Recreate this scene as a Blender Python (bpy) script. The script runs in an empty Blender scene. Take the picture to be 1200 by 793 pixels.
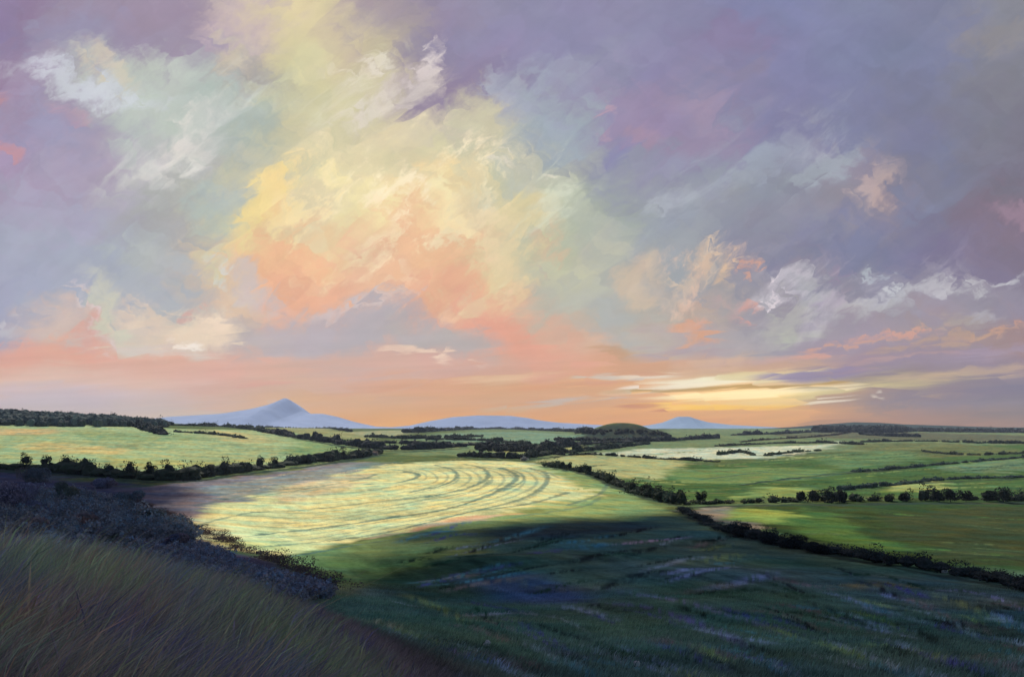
import bpy, math, random
import numpy as np
from mathutils import Vector

random.seed(7)
rng = np.random.default_rng(7)
F = 1039.0            # focal length in reference pixels (1200 px wide)
HX, HY = 600.0, 498.0 # reference position of the straight-ahead point on the horizon
CAMZ = 80.0
SUN_EL, SUN_AZ = 35.0, -15.0   # azimuth from +Y, negative = left

scene = bpy.context.scene
col = scene.collection

# ------------------------------------------------------------------ helpers
def lin(c):
    return tuple(((v / 255) / 12.92 if v / 255 <= 0.04045 else ((v / 255 + 0.055) / 1.055) ** 2.4) for v in c)

def tag(o, label=None, cat=None, group=None, kind=None):
    if label: o['label'] = label
    if cat: o['category'] = cat
    if group: o['group'] = group
    if kind: o['kind'] = kind
    return o

def empty(name, loc):
    o = bpy.data.objects.new(name, None)
    o.location = loc
    o.empty_display_size = 1
    col.objects.link(o)
    return o

def hash2(ix, iy, seed):
    h = (ix.astype(np.int64) * 374761393 + iy.astype(np.int64) * 668265263 + seed * 1442695041) & 0xFFFFFFFF
    h = ((h ^ (h >> 13)) * 1274126177) & 0xFFFFFFFF
    h = (h ^ (h >> 16)) & 0xFFFFFF
    return h / float(0xFFFFFF)

def vnoise(x, y, seed=0):
    ix = np.floor(x); iy = np.floor(y)
    fx = x - ix; fy = y - iy
    fx = fx * fx * fx * (fx * (fx * 6 - 15) + 10); fy = fy * fy * fy * (fy * (fy * 6 - 15) + 10)
    a = hash2(ix, iy, seed); b = hash2(ix + 1, iy, seed)
    c = hash2(ix, iy + 1, seed); d = hash2(ix + 1, iy + 1, seed)
    return (a * (1 - fx) + b * fx) * (1 - fy) + (c * (1 - fx) + d * fx) * fy

def fbm(x, y, seed=0, octv=4, gain=0.5):
    s = 0; a = 1; t = 0
    for i in range(octv):
        s = s + a * vnoise(x * 2 ** i + 17.3 * i, y * 2 ** i - 9.1 * i, seed + i)
        t += a; a *= gain
    return s / t

def sstep(a, b, x):
    t = np.clip((x - a) / (b - a), 0, 1)
    return t * t * (3 - 2 * t)

# ------------------------------------------------------------------ terrain
DK = np.array([2, 5, 8, 14, 25, 45, 80, 140, 200, 300, 450, 650, 900, 1200, 1800, 2400, 3200, 5000, 8000, 12500], float)
TAB = {
 -300:[1485, 934, 790, 700, 650, 690, 700, 665, 640, 618, 592, 568, 545, 525, 500, 485, 484, 490, 497, 502],
 0:   [1485, 934, 790, 698, 648, 680, 694, 660, 638, 616, 593, 571, 550, 528, 503, 485, 484, 490, 497, 502],
 100: [1500, 960, 810, 712, 658, 684, 696, 664, 643, 619, 595, 573, 553, 530, 505, 488, 487, 493, 498, 502],
 200: [1530, 1010, 850, 745, 680, 692, 702, 670, 650, 624, 598, 575, 556, 534, 510, 498, 497, 498, 500, 502],
 300: [1560, 1080, 920, 790, 705, 702, 716, 686, 662, 634, 606, 579, 556, 537, 514, 503, 501, 501, 501, 502],
 400: [1640, 1180, 1010, 870, 775, 716, 742, 704, 679, 646, 612, 580, 554, 538, 520, 510, 505, 503, 502, 503],
 500: [1720, 1270, 1110, 960, 850, 785, 748, 710, 680, 640, 606, 574, 550, 539, 522, 512, 506, 503, 502, 503],
 600: [1797, 1329, 1173, 1032, 914, 821, 764, 712, 673, 631, 599, 571, 550, 541, 524, 514, 508, 504, 502, 503],
 700: [1797, 1329, 1173, 1032, 914, 821, 764, 712, 670, 632, 604, 580, 558, 543, 526, 516, 509, 504, 502, 503],
 800: [1797, 1329, 1173, 1032, 914, 821, 764, 710, 670, 632, 604, 583, 564, 549, 531, 519, 512, 505, 502, 503],
 1000:[1797, 1329, 1173, 1032, 914, 821, 764, 712, 678, 640, 606, 582, 562, 547, 529, 519, 511, 504, 501, 502],
 1200:[1797, 1329, 1173, 1032, 914, 821, 764, 712, 683, 646, 609, 583, 563, 548, 530, 520, 512, 505, 502, 502],
 1500:[1797, 1329, 1173, 1032, 914, 821, 764, 712, 683, 648, 612, 585, 564, 548, 530, 520, 512, 505, 502, 502],
}
PX = np.array(sorted(TAB), float)
LGD = np.linspace(math.log(2), math.log(12500), 420)
LGP = np.linspace(-300, 1500, 361)
_t = np.array([np.interp(LGD, np.log(DK), TAB[int(p)]) for p in PX])      # (npx, nd)
_g = np.array([np.interp(LGP, PX, _t[:, j]) for j in range(len(LGD))])     # (nd, nP)
def blur(a, s, ax):
    r = int(3 * s); k = np.exp(-0.5 * (np.arange(-r, r + 1) / s) ** 2); k /= k.sum()
    pad = [(0, 0), (0, 0)]; pad[ax] = (r, r)
    b = np.pad(a, pad, mode='edge')
    return np.apply_along_axis(lambda v: np.convolve(v, k, mode='valid'), ax, b)
GRID = blur(blur(_g, 7, 0), 9, 1)

def terrain(x, y):
    """height of the ground at world x, y (arrays)"""
    x = np.asarray(x, float); y = np.asarray(y, float)
    r = np.hypot(x, y) + 1e-6
    az = np.arctan2(x, y)
    caz = np.clip(np.abs(az), 0, math.radians(50)) * np.sign(az)
    d = np.clip(r * np.cos(caz), 2.0, 12500)
    px = np.clip(HX + F * np.tan(caz), -299, 1499)
    fi = (np.log(d) - LGD[0]) / (LGD[1] - LGD[0]); fj = (px - LGP[0]) / (LGP[1] - LGP[0])
    i = np.clip(fi.astype(int), 0, len(LGD) - 2); j = np.clip(fj.astype(int), 0, len(LGP) - 2)
    a = fi - i; b = fj - j
    py = (GRID[i, j] * (1 - a) * (1 - b) + GRID[i + 1, j] * a * (1 - b) + GRID[i, j + 1] * (1 - a) * b + GRID[i + 1, j + 1] * a * b)
    w = sstep(math.radians(52), math.radians(100), np.abs(az))
    jm = 180
    gen = GRID[i, jm] * (1 - a) + GRID[i + 1, jm] * a
    py = py * (1 - w) + gen * w
    z = CAMZ - d * (py - HY) / F
    # relief at the scales a hillside has
    z = z + (fbm(x / 260, y / 260, 3, 3) - 0.5) * np.clip(d - 300, 0, 900) / 900 * 9
    z = z + (fbm(x / 34, y / 34, 11, 4) - 0.5) * np.clip(d, 0, 200) / 200 * 2.6
    z = z + (fbm(x / 3.0, y / 3.0, 23, 3) - 0.5) * 0.35 * sstep(1, 8, d)
    # wooded knoll
    z = z + 46 * np.exp(-(((x - 365) / 118) ** 2 + ((y - 2900) / 190) ** 2) ** 1.3)
    return z

def tz(x, y):
    return float(terrain(np.array([x]), np.array([y]))[0])

def P(px, py, dmin=60):
    """world ground point seen at a reference position: march outward until the ground is met"""
    d = np.exp(np.linspace(math.log(dmin), math.log(12000), 1500))
    x = (px - HX) / F * d
    pyy = HY - F * (terrain(x, d) - CAMZ) / d
    k = np.argmax(pyy <= py)
    if pyy[k] > py: k = int(np.argmin(pyy))
    return (float(x[k]), float(d[k]))

def catmull(pts, n=10):
    p = np.array(pts, float)
    p = np.vstack([2 * p[0] - p[1], p, 2 * p[-1] - p[-2]])
    out = []
    for i in range(1, len(p) - 2):
        for t in np.linspace(0, 1, n, endpoint=False):
            out.append(0.5 * ((2 * p[i]) + (-p[i - 1] + p[i + 1]) * t + (2 * p[i - 1] - 5 * p[i] + 4 * p[i + 1] - p[i + 2]) * t * t + (-p[i - 1] + 3 * p[i] - 3 * p[i + 1] + p[i + 2]) * t ** 3))
    out.append(p[-2])
    return np.array(out)

def line(pts, n=8, dmin=60):
    return np.array([P(a, b, dmin) for a, b in catmull(pts, n)])

# polar sheet of ground vertices, denser in front
azs = np.concatenate([np.linspace(-180, -40, 60, endpoint=False), np.linspace(-40, 40, 1050), np.linspace(40, 180, 61)[1:-1]])
rr = np.concatenate([np.exp(np.linspace(math.log(1.2), math.log(60), 230, endpoint=False)), np.exp(np.linspace(math.log(60), math.log(12500), 760))])
A, R = np.meshgrid(np.radians(azs), rr)
GX = R * np.sin(A); GY = R * np.cos(A)
GZ = terrain(GX, GY)
nr, na = GX.shape

# ---- field colours (crop and grass colours, some shade put into them)
FX = GX.ravel(); FY = GY.ravel()
def inside(poly, x, y):
    c = np.zeros(x.shape, bool)
    n = len(poly); j = n - 1
    for i in range(n):
        xi, yi = poly[i]; xj, yj = poly[j]
        if yi != yj:
            c ^= ((yi > y) != (yj > y)) & (x < (xj - xi) * (y - yi) / (yj - yi) + xi)
        j = i
    return c
def pdist(poly, x, y, closed=False):
    d = np.full(x.shape, 1e9)
    n = len(poly)
    for i in range(n if closed else n - 1):
        a = poly[i]; b = poly[(i + 1) % n]
        ab = b - a; L = ab @ ab + 1e-9
        t = np.clip(((x - a[0]) * ab[0] + (y - a[1]) * ab[1]) / L, 0, 1)
        d = np.minimum(d, np.hypot(x - a[0] - t * ab[0], y - a[1] - t * ab[1]))
    return d
D = np.hypot(FX, FY)
front = (FY > 0) & (np.abs(FX) < FY * 0.9)
C = np.empty((FX.size, 3)); C[:] = (.11, .15, .06)
n1 = fbm(FX / 60, FY / 60, 41, 4); n2 = fbm(FX / 15, FY / 15, 51, 4)
wx = FX + (fbm(FX / 25, FY / 25, 61, 3) - .5) * np.clip(D * .05, 0, 40)
wy = FY + (fbm(FX / 25, FY / 25, 71, 3) - .5) * np.clip(D * .10, 0, 90)

def field(pts, c, soft=0.012, amt=1.0, dmin=60, smooth=True):
    pp = catmull(pts + [pts[0]], 4)[:-1] if smooth else np.array(pts, float)
    poly = np.array([P(a, b, dmin) for a, b in pp])
    lo = poly.min(0); hi = poly.max(0); m = soft * max(hi[1], 50) * 2 + 5
    s = front & (FX > lo[0] - m) & (FX < hi[0] + m) & (FY > lo[1] - 2 * m) & (FY < hi[1] + 2 * m) & (D > dmin * .9)
    idx = np.nonzero(s)[0]
    if not len(idx): return
    x = wx[idx]; y = wy[idx]
    ins = inside(poly, x, y)
    dd = pdist(poly, x, y, True)
    sd = np.where(ins, dd, -dd)
    w = sstep(-1, 1, sd / (soft * D[idx] + 1e-6)) * amt
    C[idx] = C[idx] * (1 - w[:, None]) + np.array(c) * w[:, None]

def stroke(pts, c, wpx, amt=1.0, dmin=60, n=8, fray=0.6, flat=.45, soft=False):
    pl = line(pts, n, dmin)
    lo = pl.min(0) - 60; hi = pl.max(0) + 60
    idx = np.nonzero(front & (FX > lo[0]) & (FX < hi[0]) & (FY > lo[1] - 100) & (FY < hi[1] + 100) & (D > dmin * .9))[0]
    if not len(idx): return
    x = FX[idx]; y = FY[idx]
    S = np.array([1, flat]); dd = pdist(pl * S, x, y * flat)
    wid = wpx / F * D[idx]                 # width in metres
    if soft:
        e0 = np.hypot(x - pl[0, 0], y - pl[0, 1]); e1 = np.hypot(x - pl[-1, 0], y - pl[-1, 1])
        L_ = np.hypot(*(pl[-1] - pl[0])) + 1e-6
        fade = sstep(0, .3, e0 / L_) * sstep(0, .4, e1 / L_)
        ax, ay = (pl[-1] - pl[0]) / L_
        br = fbm((x * ax + y * ay) / (L_ * .3), (x * ay - y * ax) / (wid * .45), 7, 4, .6)
        w = np.exp(-(dd / wid) ** 2) * fade * sstep(.28, .62, br) * amt
    else:
        k = dd / wid + (fbm(x / 9, y / 9, 5, 3) - .5) * fray
        w = (1 - sstep(.6, 1.3, k)) * amt
    C[idx] = C[idx] * (1 - w[:, None]) + np.array(c) * w[:, None]

G_PALE = (.67, .66, .31); G_MID = (.20, .28, .09); G_DARK = (.055, .085, .05)
# far plain
field([(430,520),(560,503),(700,503),(900,502),(1230,503),(1230,525),(900,530),(600,535),(440,530)], (.17,.23,.11))
field([(470,513),(560,506),(640,507),(690,512),(640,520),(540,518)], (.20,.30,.19))
field([(560,524),(640,523),(690,522),(650,530),(590,531)], (.34,.36,.14))
field([(400,506),(470,504),(480,508),(430,512)], (.34,.36,.20))
field([(672,515),(690,505),(715,498),(740,497),(765,503),(785,515),(730,519)], (.055,.068,.045), dmin=2300)
# left hillside
field([(-60,500),(60,494),(140,492),(200,502),(330,505),(400,520),(440,531),(350,541),(200,553),(90,550),(-60,540)], (.36,.45,.22))
field([(330,506),(400,518),(440,529),(380,536),(330,530),(350,520)], (.20,.30,.12), amt=.8)
field([(-20,502),(60,503),(85,506),(40,509),(-20,509)], (.60,.43,.20), amt=.8)
field([(20,520),(80,519),(150,529),(110,532),(40,527)], (.55,.45,.19), amt=.8)
field([(240,503),(290,508),(320,518),(280,518),(250,510)], (.56,.47,.20), amt=.75)
field([(60,505),(200,508),(230,515),(120,516)], (.25,.36,.17), amt=.7)
field([(120,535),(220,541),(330,538),(250,547),(150,546)], (.42,.44,.16), amt=.8)
field([(290,497),(350,498),(400,506),(440,516),(380,512),(330,504)], (.36,.36,.16), amt=.8)
# right fields
field([(640,541),(760,536),(850,545),(1230,520),(1230,583),(1000,582),(860,588),(790,586),(730,566)], (.072,.135,.045))
field([(632,541),(660,534),(730,533),(790,538),(800,548),(760,562),(700,556)], (.40,.42,.19))
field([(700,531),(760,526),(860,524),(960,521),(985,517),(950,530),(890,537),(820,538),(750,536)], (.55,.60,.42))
field([(900,510),(1000,506),(1200,510),(1200,517),(1000,514)], (.13,.14,.08))
field([(1000,520),(1100,519),(1200,528),(1100,536),(1020,530)], (.15,.17,.07), amt=.8)
field([(1100,545),(1200,537),(1200,552),(1120,553)], (.16,.25,.14), amt=.8)
field([(960,533),(1060,528),(1080,540),(980,548)], (.14,.23,.10), amt=.8)
field([(780,550),(900,548),(980,552),(900,566),(800,565)], (.19,.28,.10), amt=.7)
field([(1040,566),(1090,563),(1110,570),(1060,576)], (.50,.50,.16), amt=.8)
field([(850,585),(900,570),(960,575),(930,584)], (.34,.42,.13), amt=.6)
# central field and its surroundings
field([(150,572),(300,556),(430,541),(400,560),(330,600),(300,640),(215,640),(170,612)], (.22,.20,.215))
field([(230,573),(330,556),(440,541),(450,549),(360,566),(260,588)], (.24,.30,.27), amt=.7)
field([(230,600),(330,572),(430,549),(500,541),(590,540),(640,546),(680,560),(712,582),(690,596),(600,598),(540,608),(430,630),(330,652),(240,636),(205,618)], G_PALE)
field([(620,543),(660,548),(700,560),(760,588),(790,604),(720,618),(620,616),(560,612),(640,600),(690,588),(690,570)], (.24,.33,.13))
field([(560,602),(640,590),(700,584),(720,600),(640,612),(570,616)], (.32,.38,.13), amt=.7)
field([(320,575),(350,563),(440,553),(400,575),(340,590)], (.48,.40,.28), amt=.6)
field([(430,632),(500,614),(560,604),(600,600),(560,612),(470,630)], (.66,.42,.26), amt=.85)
field([(330,655),(420,636),(540,612),(640,616),(560,640),(470,668),(400,694),(350,690)], (.17,.25,.10))
field([(480,660),(540,645),(570,642),(540,655),(490,668)], (.33,.38,.07), amt=.8)
# lower right field, with cloud shade put into its dark greens
field([(815,596),(1000,588),(1230,586),(1230,690),(1120,668),(1060,656),(980,640),(900,622)], (.045,.075,.028))
field([(880,606),(960,598),(1000,612),(1060,650),(1000,645),(930,622)], (.09,.17,.045), amt=.7)
field([(1040,600),(1230,596),(1230,660),(1120,656),(1060,630)], (.05,.065,.032), amt=.8)
field([(800,597),(848,595),(866,606),(885,620),(850,618),(820,606)], (.32,.27,.20), amt=.9)
field([(850,600),(880,597),(930,602),(900,610),(872,612)], (.30,.38,.09), amt=.8)
# shadowed near slopes: dark grass, heather, rush beds, some shade put into their colours
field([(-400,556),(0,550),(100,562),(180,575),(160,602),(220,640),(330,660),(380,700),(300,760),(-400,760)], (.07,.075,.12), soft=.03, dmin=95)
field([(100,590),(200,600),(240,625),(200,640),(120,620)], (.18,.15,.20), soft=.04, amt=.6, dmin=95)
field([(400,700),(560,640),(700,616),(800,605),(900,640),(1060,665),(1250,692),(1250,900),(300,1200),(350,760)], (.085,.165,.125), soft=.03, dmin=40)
field([(560,620),(640,613),(760,611),(740,622),(620,632),(560,629)], (.035,.05,.065), soft=.035, amt=.85)  # shadow patch put into the ground colour
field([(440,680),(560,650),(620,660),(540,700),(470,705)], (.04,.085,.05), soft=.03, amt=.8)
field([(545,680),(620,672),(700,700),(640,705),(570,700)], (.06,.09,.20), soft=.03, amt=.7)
for pts, c, w, a in [
    ([(700,690),(800,705),(900,735),(960,760)], (.13,.14,.22), 5, .75),
    ([(650,705),(760,712),(850,745),(900,775)], (.10,.09,.22), 5, .6),
    ([(540,722),(600,718),(640,722)], (.2,.2,.22), 3, .8),
    ([(430,725),(500,750),(560,765),(620,770)], (.2,.22,.18), 6, .6),
    ([(600,750),(660,765),(720,780)], (.13,.15,.2), 5, .5),
    ([(460,690),(520,715),(560,740)], (.18,.22,.08), 5, .5),
    ([(700,640),(780,632),(820,627)], (.3,.24,.32), 2, .7),
    ([(800,650),(860,665),(940,672)], (.06,.11,.09), 6, .6),
    ([(980,688),(1040,684),(1080,690)], (.14,.14,.05), 5, .6),
    ([(900,705),(940,712),(970,722)], (.14,.07,.08), 5, .6),
    ([(760,745),(860,770),(950,785)], (.10,.07,.08), 9, .6),
    ([(1070,735),(1130,730),(1190,740)], (.05,.03,.05), 9, .6),
    ([(620,640),(700,655),(800,660)], (.05,.09,.09), 6, .5),
    ([(560,665),(640,690),(720,690),(820,700)], (.07,.10,.10), 6, .5)]:
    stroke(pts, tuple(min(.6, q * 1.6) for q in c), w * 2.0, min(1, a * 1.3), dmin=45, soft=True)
# worn, trampled and mown streaks that follow the lie of the land
rs0 = np.random.default_rng(77)
for i in range(190):
    x0 = rs0.uniform(430, 1180); y0 = rs0.uniform(625, 785) 
    if x0 > 800 and y0 < 640 + (x0 - 800) * .14: y0 += 60
    L_ = rs0.uniform(50, 150) * (.6 + (y0 - 600) / 250)
    if x0 < 850 and y0 < 700: dy = (-.25, -.12)
    else: dy = (.16, .46)
    t = rs0.uniform(*dy); cv = rs0.uniform(-.05, .10)
    cc = [(.06,.17,.19),(.17,.24,.26),(.03,.09,.05),(.16,.22,.30),(.02,.025,.03),(.14,.22,.09),(.12,.12,.11),(.015,.03,.035),(.02,.04,.03),(.06,.07,.18)][rs0.integers(0, 10)]
    stroke([(x0, y0), (x0 + L_ * .5, y0 + L_ * .5 * t - cv * L_), (x0 + L_, y0 + L_ * t)], tuple(q * (1.5 if sum(cc) > .3 else .8) for q in cc), rs0.uniform(3, 10), rs0.uniform(.75, 1.0), dmin=45, soft=True, n=4)
for i in range(95):
    x0 = rs0.uniform(640, 1150); y0 = rs0.uniform(530, 580)
    L_ = rs0.uniform(50, 170); t = rs0.uniform(-.10, .08)
    cc = [(.035,.075,.03),(.20,.30,.08),(.05,.09,.04),(.32,.38,.14),(.03,.06,.05),(.20,.18,.08)][rs0.integers(0, 6)]
    stroke([(x0, y0), (x0 + L_ * .5, y0 + L_ * .5 * t + rs0.uniform(-2, 2)), (x0 + L_, y0 + L_ * t)], cc, rs0.uniform(1.6, 4.5), rs0.uniform(.6, 1.0), soft=True, n=4, flat=.6)
for i in range(45):
    x0 = rs0.uniform(860, 1150); y0 = rs0.uniform(600, 655)
    if y0 > 615 + (x0 - 860) * .18: continue
    L_ = rs0.uniform(50, 140); t = rs0.uniform(.02, .16)
    cc = [(.10,.20,.05),(.04,.07,.035),(.13,.17,.07),(.06,.12,.04)][rs0.integers(0, 4)]
    stroke([(x0, y0), (x0 + L_ * .5, y0 + L_ * .5 * t), (x0 + L_, y0 + L_ * t)], cc, rs0.uniform(1.5, 4), rs0.uniform(.4, .8), soft=True, n=4)
for i in range(70):
    x0 = rs0.uniform(-10, 330); y0 = rs0.uniform(500, 540)
    L_ = rs0.uniform(40, 120); t = rs0.uniform(.0, .10)
    cc = [(.20,.28,.13),(.40,.42,.18),(.50,.42,.20),(.26,.34,.20)][rs0.integers(0, 4)]
    stroke([(x0, y0), (x0 + L_ * .5, y0 + L_ * .5 * t), (x0 + L_, y0 + L_ * t)], cc, rs0.uniform(1.0, 2.5), rs0.uniform(.4, .8), soft=True, n=4)
for i in range(90):
    x0 = rs0.uniform(230, 600); y0 = rs0.uniform(552, 640)
    L_ = rs0.uniform(50, 150); t = rs0.uniform(-.24, -.12)
    if y0 > 655 - (x0 - 230) * .15: continue
    cc = [(.66,.62,.30),(.40,.42,.20),(.58,.46,.30),(.34,.40,.24),(.70,.68,.36)][rs0.integers(0, 5)]
    stroke([(x0, y0), (x0 + L_ * .5, y0 + L_ * .5 * t + 2), (x0 + L_, y0 + L_ * t)], cc, rs0.uniform(1.0, 2.2), rs0.uniform(.3, .6), soft=True, n=4)
# tramlines in the pale field
TR = (.11, .18, .14)
for pts, w, a in [
    ([(300,627),(380,618),(450,608),(520,597),(560,585),(590,572),(605,561),(600,553),(585,548)], 1.5, .85),
    ([(310,640),(400,632),(470,620),(540,602),(600,588),(630,575),(642,562),(638,554),(620,548)], 1.2, .75),
    ([(215,622),(250,610),(300,600),(360,597),(440,588),(500,582)], 1.2, .6),
    ([(430,567),(465,565),(487,560),(489,555),(475,553)], 1.6, .9),
    ([(480,577),(520,568),(535,559),(530,550),(510,545)], 1.2, .8),
    ([(500,582),(540,574),(566,564),(572,555),(562,547),(545,544)], 1.5, .8),
    ([(460,592),(520,582),(560,573),(575,562)], 1, .6),
    ([(590,575),(612,564),(612,556),(600,550)], 1, .7),
    ([(340,652),(420,638),(480,628),(545,612)], 1.4, .8),
    ([(280,585),(350,574),(420,562),(440,556)], 1.2, .55),
    ([(560,598),(620,590),(665,577)], 1.3, .7),
    ([(600,606),(680,594),(705,582)], 1.2, .5),
    ([(665,592),(700,580),(712,568)], 1.0, .6),
    ([(230,592),(300,578),(360,570)], 1.5, .4),
    ([(360,622),(440,612),(500,603)], .8, .5),
    ([(620,548),(640,553),(655,560)], 1.2, .6)]:
    stroke(pts, TR, w * (1.9 if pts[0][1] < 588 else 2.6), min(1, a * .95), fray=1.3)
o_ = np.array([(205,636),(330,642),(470,618),(560,600),(622,584),(648,566),(634,552),(600,545)], float)
i_ = np.array([(360,572),(400,570),(440,567),(468,563),(482,559),(480,555),(470,552),(455,550)], float)
for k_ in range(13):
    t_ = (k_ + .5) / 13
    jit = np.random.default_rng(300 + k_).uniform(-1.5, 1.5, o_.shape) * (1, .5)
    stroke([tuple(p) for p in o_ * t_ + i_ * (1 - t_) + jit], (.24, .32, .22), 1.3 + t_, .62, fray=1.6)
for pts, c, w, a in [
    ([(560,541),(620,543),(650,550)], (.6,.62,.4), 1.5, .7),
    ([(690,531),(720,541),(770,548)], TR, .9, .6),
    ([(740,531),(770,536),(800,543)], TR, .8, .5),
    ([(820,562),(900,553),(950,556),(1010,551),(1080,546),(1130,541),(1210,535)], (.07,.13,.10), 1.6, .9),
    ([(865,568),(910,563),(950,560),(1010,552)], (.07,.13,.10), 1.5, .8),
    ([(985,574),(1050,567),(1110,561),(1210,558)], (.06,.11,.09), 1.8, .9),
    ([(940,567),(960,572),(985,577)], (.07,.13,.10), 1.2, .8),
    ([(780,553),(830,551),(870,553)], (.2,.18,.09), 1.0, .5),
    ([(900,540),(960,543),(1040,540)], (.10,.17,.09), 1.0, .6),
    ([(1010,524),(1100,533),(1200,532)], (.12,.14,.08), 1.2, .6),
    ([(870,517),(930,514),(985,509)], (.2,.14,.10), 1.4, .9),
    ([(800,570),(880,575),(960,570)], (.10,.2,.07), 1.0, .5),
    ([(780,540),(850,546),(950,545)], (.3,.28,.15), 1.0, .5)]:
    stroke(pts, c, w, a)

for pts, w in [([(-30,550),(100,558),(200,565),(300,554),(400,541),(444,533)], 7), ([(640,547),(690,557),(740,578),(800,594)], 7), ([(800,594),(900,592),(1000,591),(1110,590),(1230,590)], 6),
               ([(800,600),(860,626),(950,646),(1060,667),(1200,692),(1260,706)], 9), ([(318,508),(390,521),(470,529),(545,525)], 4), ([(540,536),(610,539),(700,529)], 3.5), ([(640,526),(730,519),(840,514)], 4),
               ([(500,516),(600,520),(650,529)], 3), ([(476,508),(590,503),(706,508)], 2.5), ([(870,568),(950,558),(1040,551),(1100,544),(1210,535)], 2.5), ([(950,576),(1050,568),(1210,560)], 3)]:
    stroke(pts, (.040,.060,.045), w, .9, fray=2.0)  # dark verge along the hedges, their shade put into the ground colour
# bank of rough grass by the camera
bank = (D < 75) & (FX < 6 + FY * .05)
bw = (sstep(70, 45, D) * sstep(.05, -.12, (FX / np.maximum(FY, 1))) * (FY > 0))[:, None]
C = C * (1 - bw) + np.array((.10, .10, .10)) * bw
# streaky variation, stronger in the rough near grass
st = fbm((FX + .35 * FY) / 4.0, (FY - .35 * FX) / 26.0, 81, 5, .6)
st2 = fbm(FX / 70, FY / 9, 91, 4, .6)
st3 = fbm((FX * .5 + FY * .2) / 12, (FY - .3 * FX) / 3, 95, 4, .65)
amp = np.where(D < 260, 1.1, .62)
C *= (1 + (st - .5)[:, None] * amp[:, None] + (st2 - .5)[:, None] * .5 + (n1 - .5)[:, None] * .5 + (st3 - .5)[:, None] * .5)
hue = (n2 - .5)[:, None]
C = C * (1 + hue * np.array((.9, .1, -.5)))
hue2 = (fbm(FX / 40, FY / 40, 131, 3) - .5)[:, None] * sstep(400, 200, D)[:, None]
C = C * (1 + hue2 * np.array((.5, .1, .7)))
C = np.clip(C, .008, .85)

verts = np.stack([GX, GY, GZ], -1).reshape(-1, 3)
i0 = (np.arange(nr - 1)[:, None] * na + np.arange(na)[None, :])
j1 = (np.arange(na) + 1) % na
i1 = (np.arange(nr - 1)[:, None] * na + j1[None, :])
quads = np.stack([i0, i0 + na, i1 + na, i1], -1).reshape(-1, 4)
# close the middle under the camera
cz = tz(0.0, 0.5)
verts = np.vstack([verts, [[0, 0, cz]]])
C = np.vstack([C, [[.06, .06, .06]]])
tris = np.stack([np.arange(na), (np.arange(na) + 1) % na, np.full(na, len(verts) - 1)], -1)

def make_mesh(name, verts, quads=None, tris=None, colors=None, smooth=True):
    me = bpy.data.meshes.new(name)
    verts = np.asarray(verts, np.float32)
    nq = 0 if quads is None else len(quads); nt = 0 if tris is None else len(tris)
    me.vertices.add(len(verts)); me.vertices.foreach_set('co', verts.ravel())
    li = np.concatenate([a for a in ([quads.ravel()] if nq else []) + ([tris.ravel()] if nt else [])]).astype(np.int32)
    me.loops.add(len(li)); me.loops.foreach_set('vertex_index', li)
    me.polygons.add(nq + nt)
    starts = np.concatenate([np.arange(nq) * 4, nq * 4 + np.arange(nt) * 3]).astype(np.int32)
    me.polygons.foreach_set('loop_start', starts)
    me.polygons.foreach_set('loop_total', np.concatenate([np.full(nq, 4), np.full(nt, 3)]).astype(np.int32))
    me.polygons.foreach_set('use_smooth', np.full(nq + nt, smooth))
    me.update(calc_edges=True)
    if colors is not None:
        ca = me.color_attributes.new('tint', 'FLOAT_COLOR', 'POINT')
        cc = np.ones((len(verts), 4), np.float32); cc[:, :3] = colors
        ca.data.foreach_set('color', cc.ravel())
    return me

def link(name, me, mat, parent=None, loc=None):
    o = bpy.data.objects.new(name, me)
    me.name = name
    if mat: me.materials.append(mat)
    col.objects.link(o)
    if parent: o.parent = parent
    if loc is not None: o.location = loc
    return o

# ------------------------------------------------------------------ materials
def new_mat(name):
    m = bpy.data.materials.new(name); m.use_nodes = True
    nt = m.node_tree; b = nt.nodes['Principled BSDF']
    return m, nt, b

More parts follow.
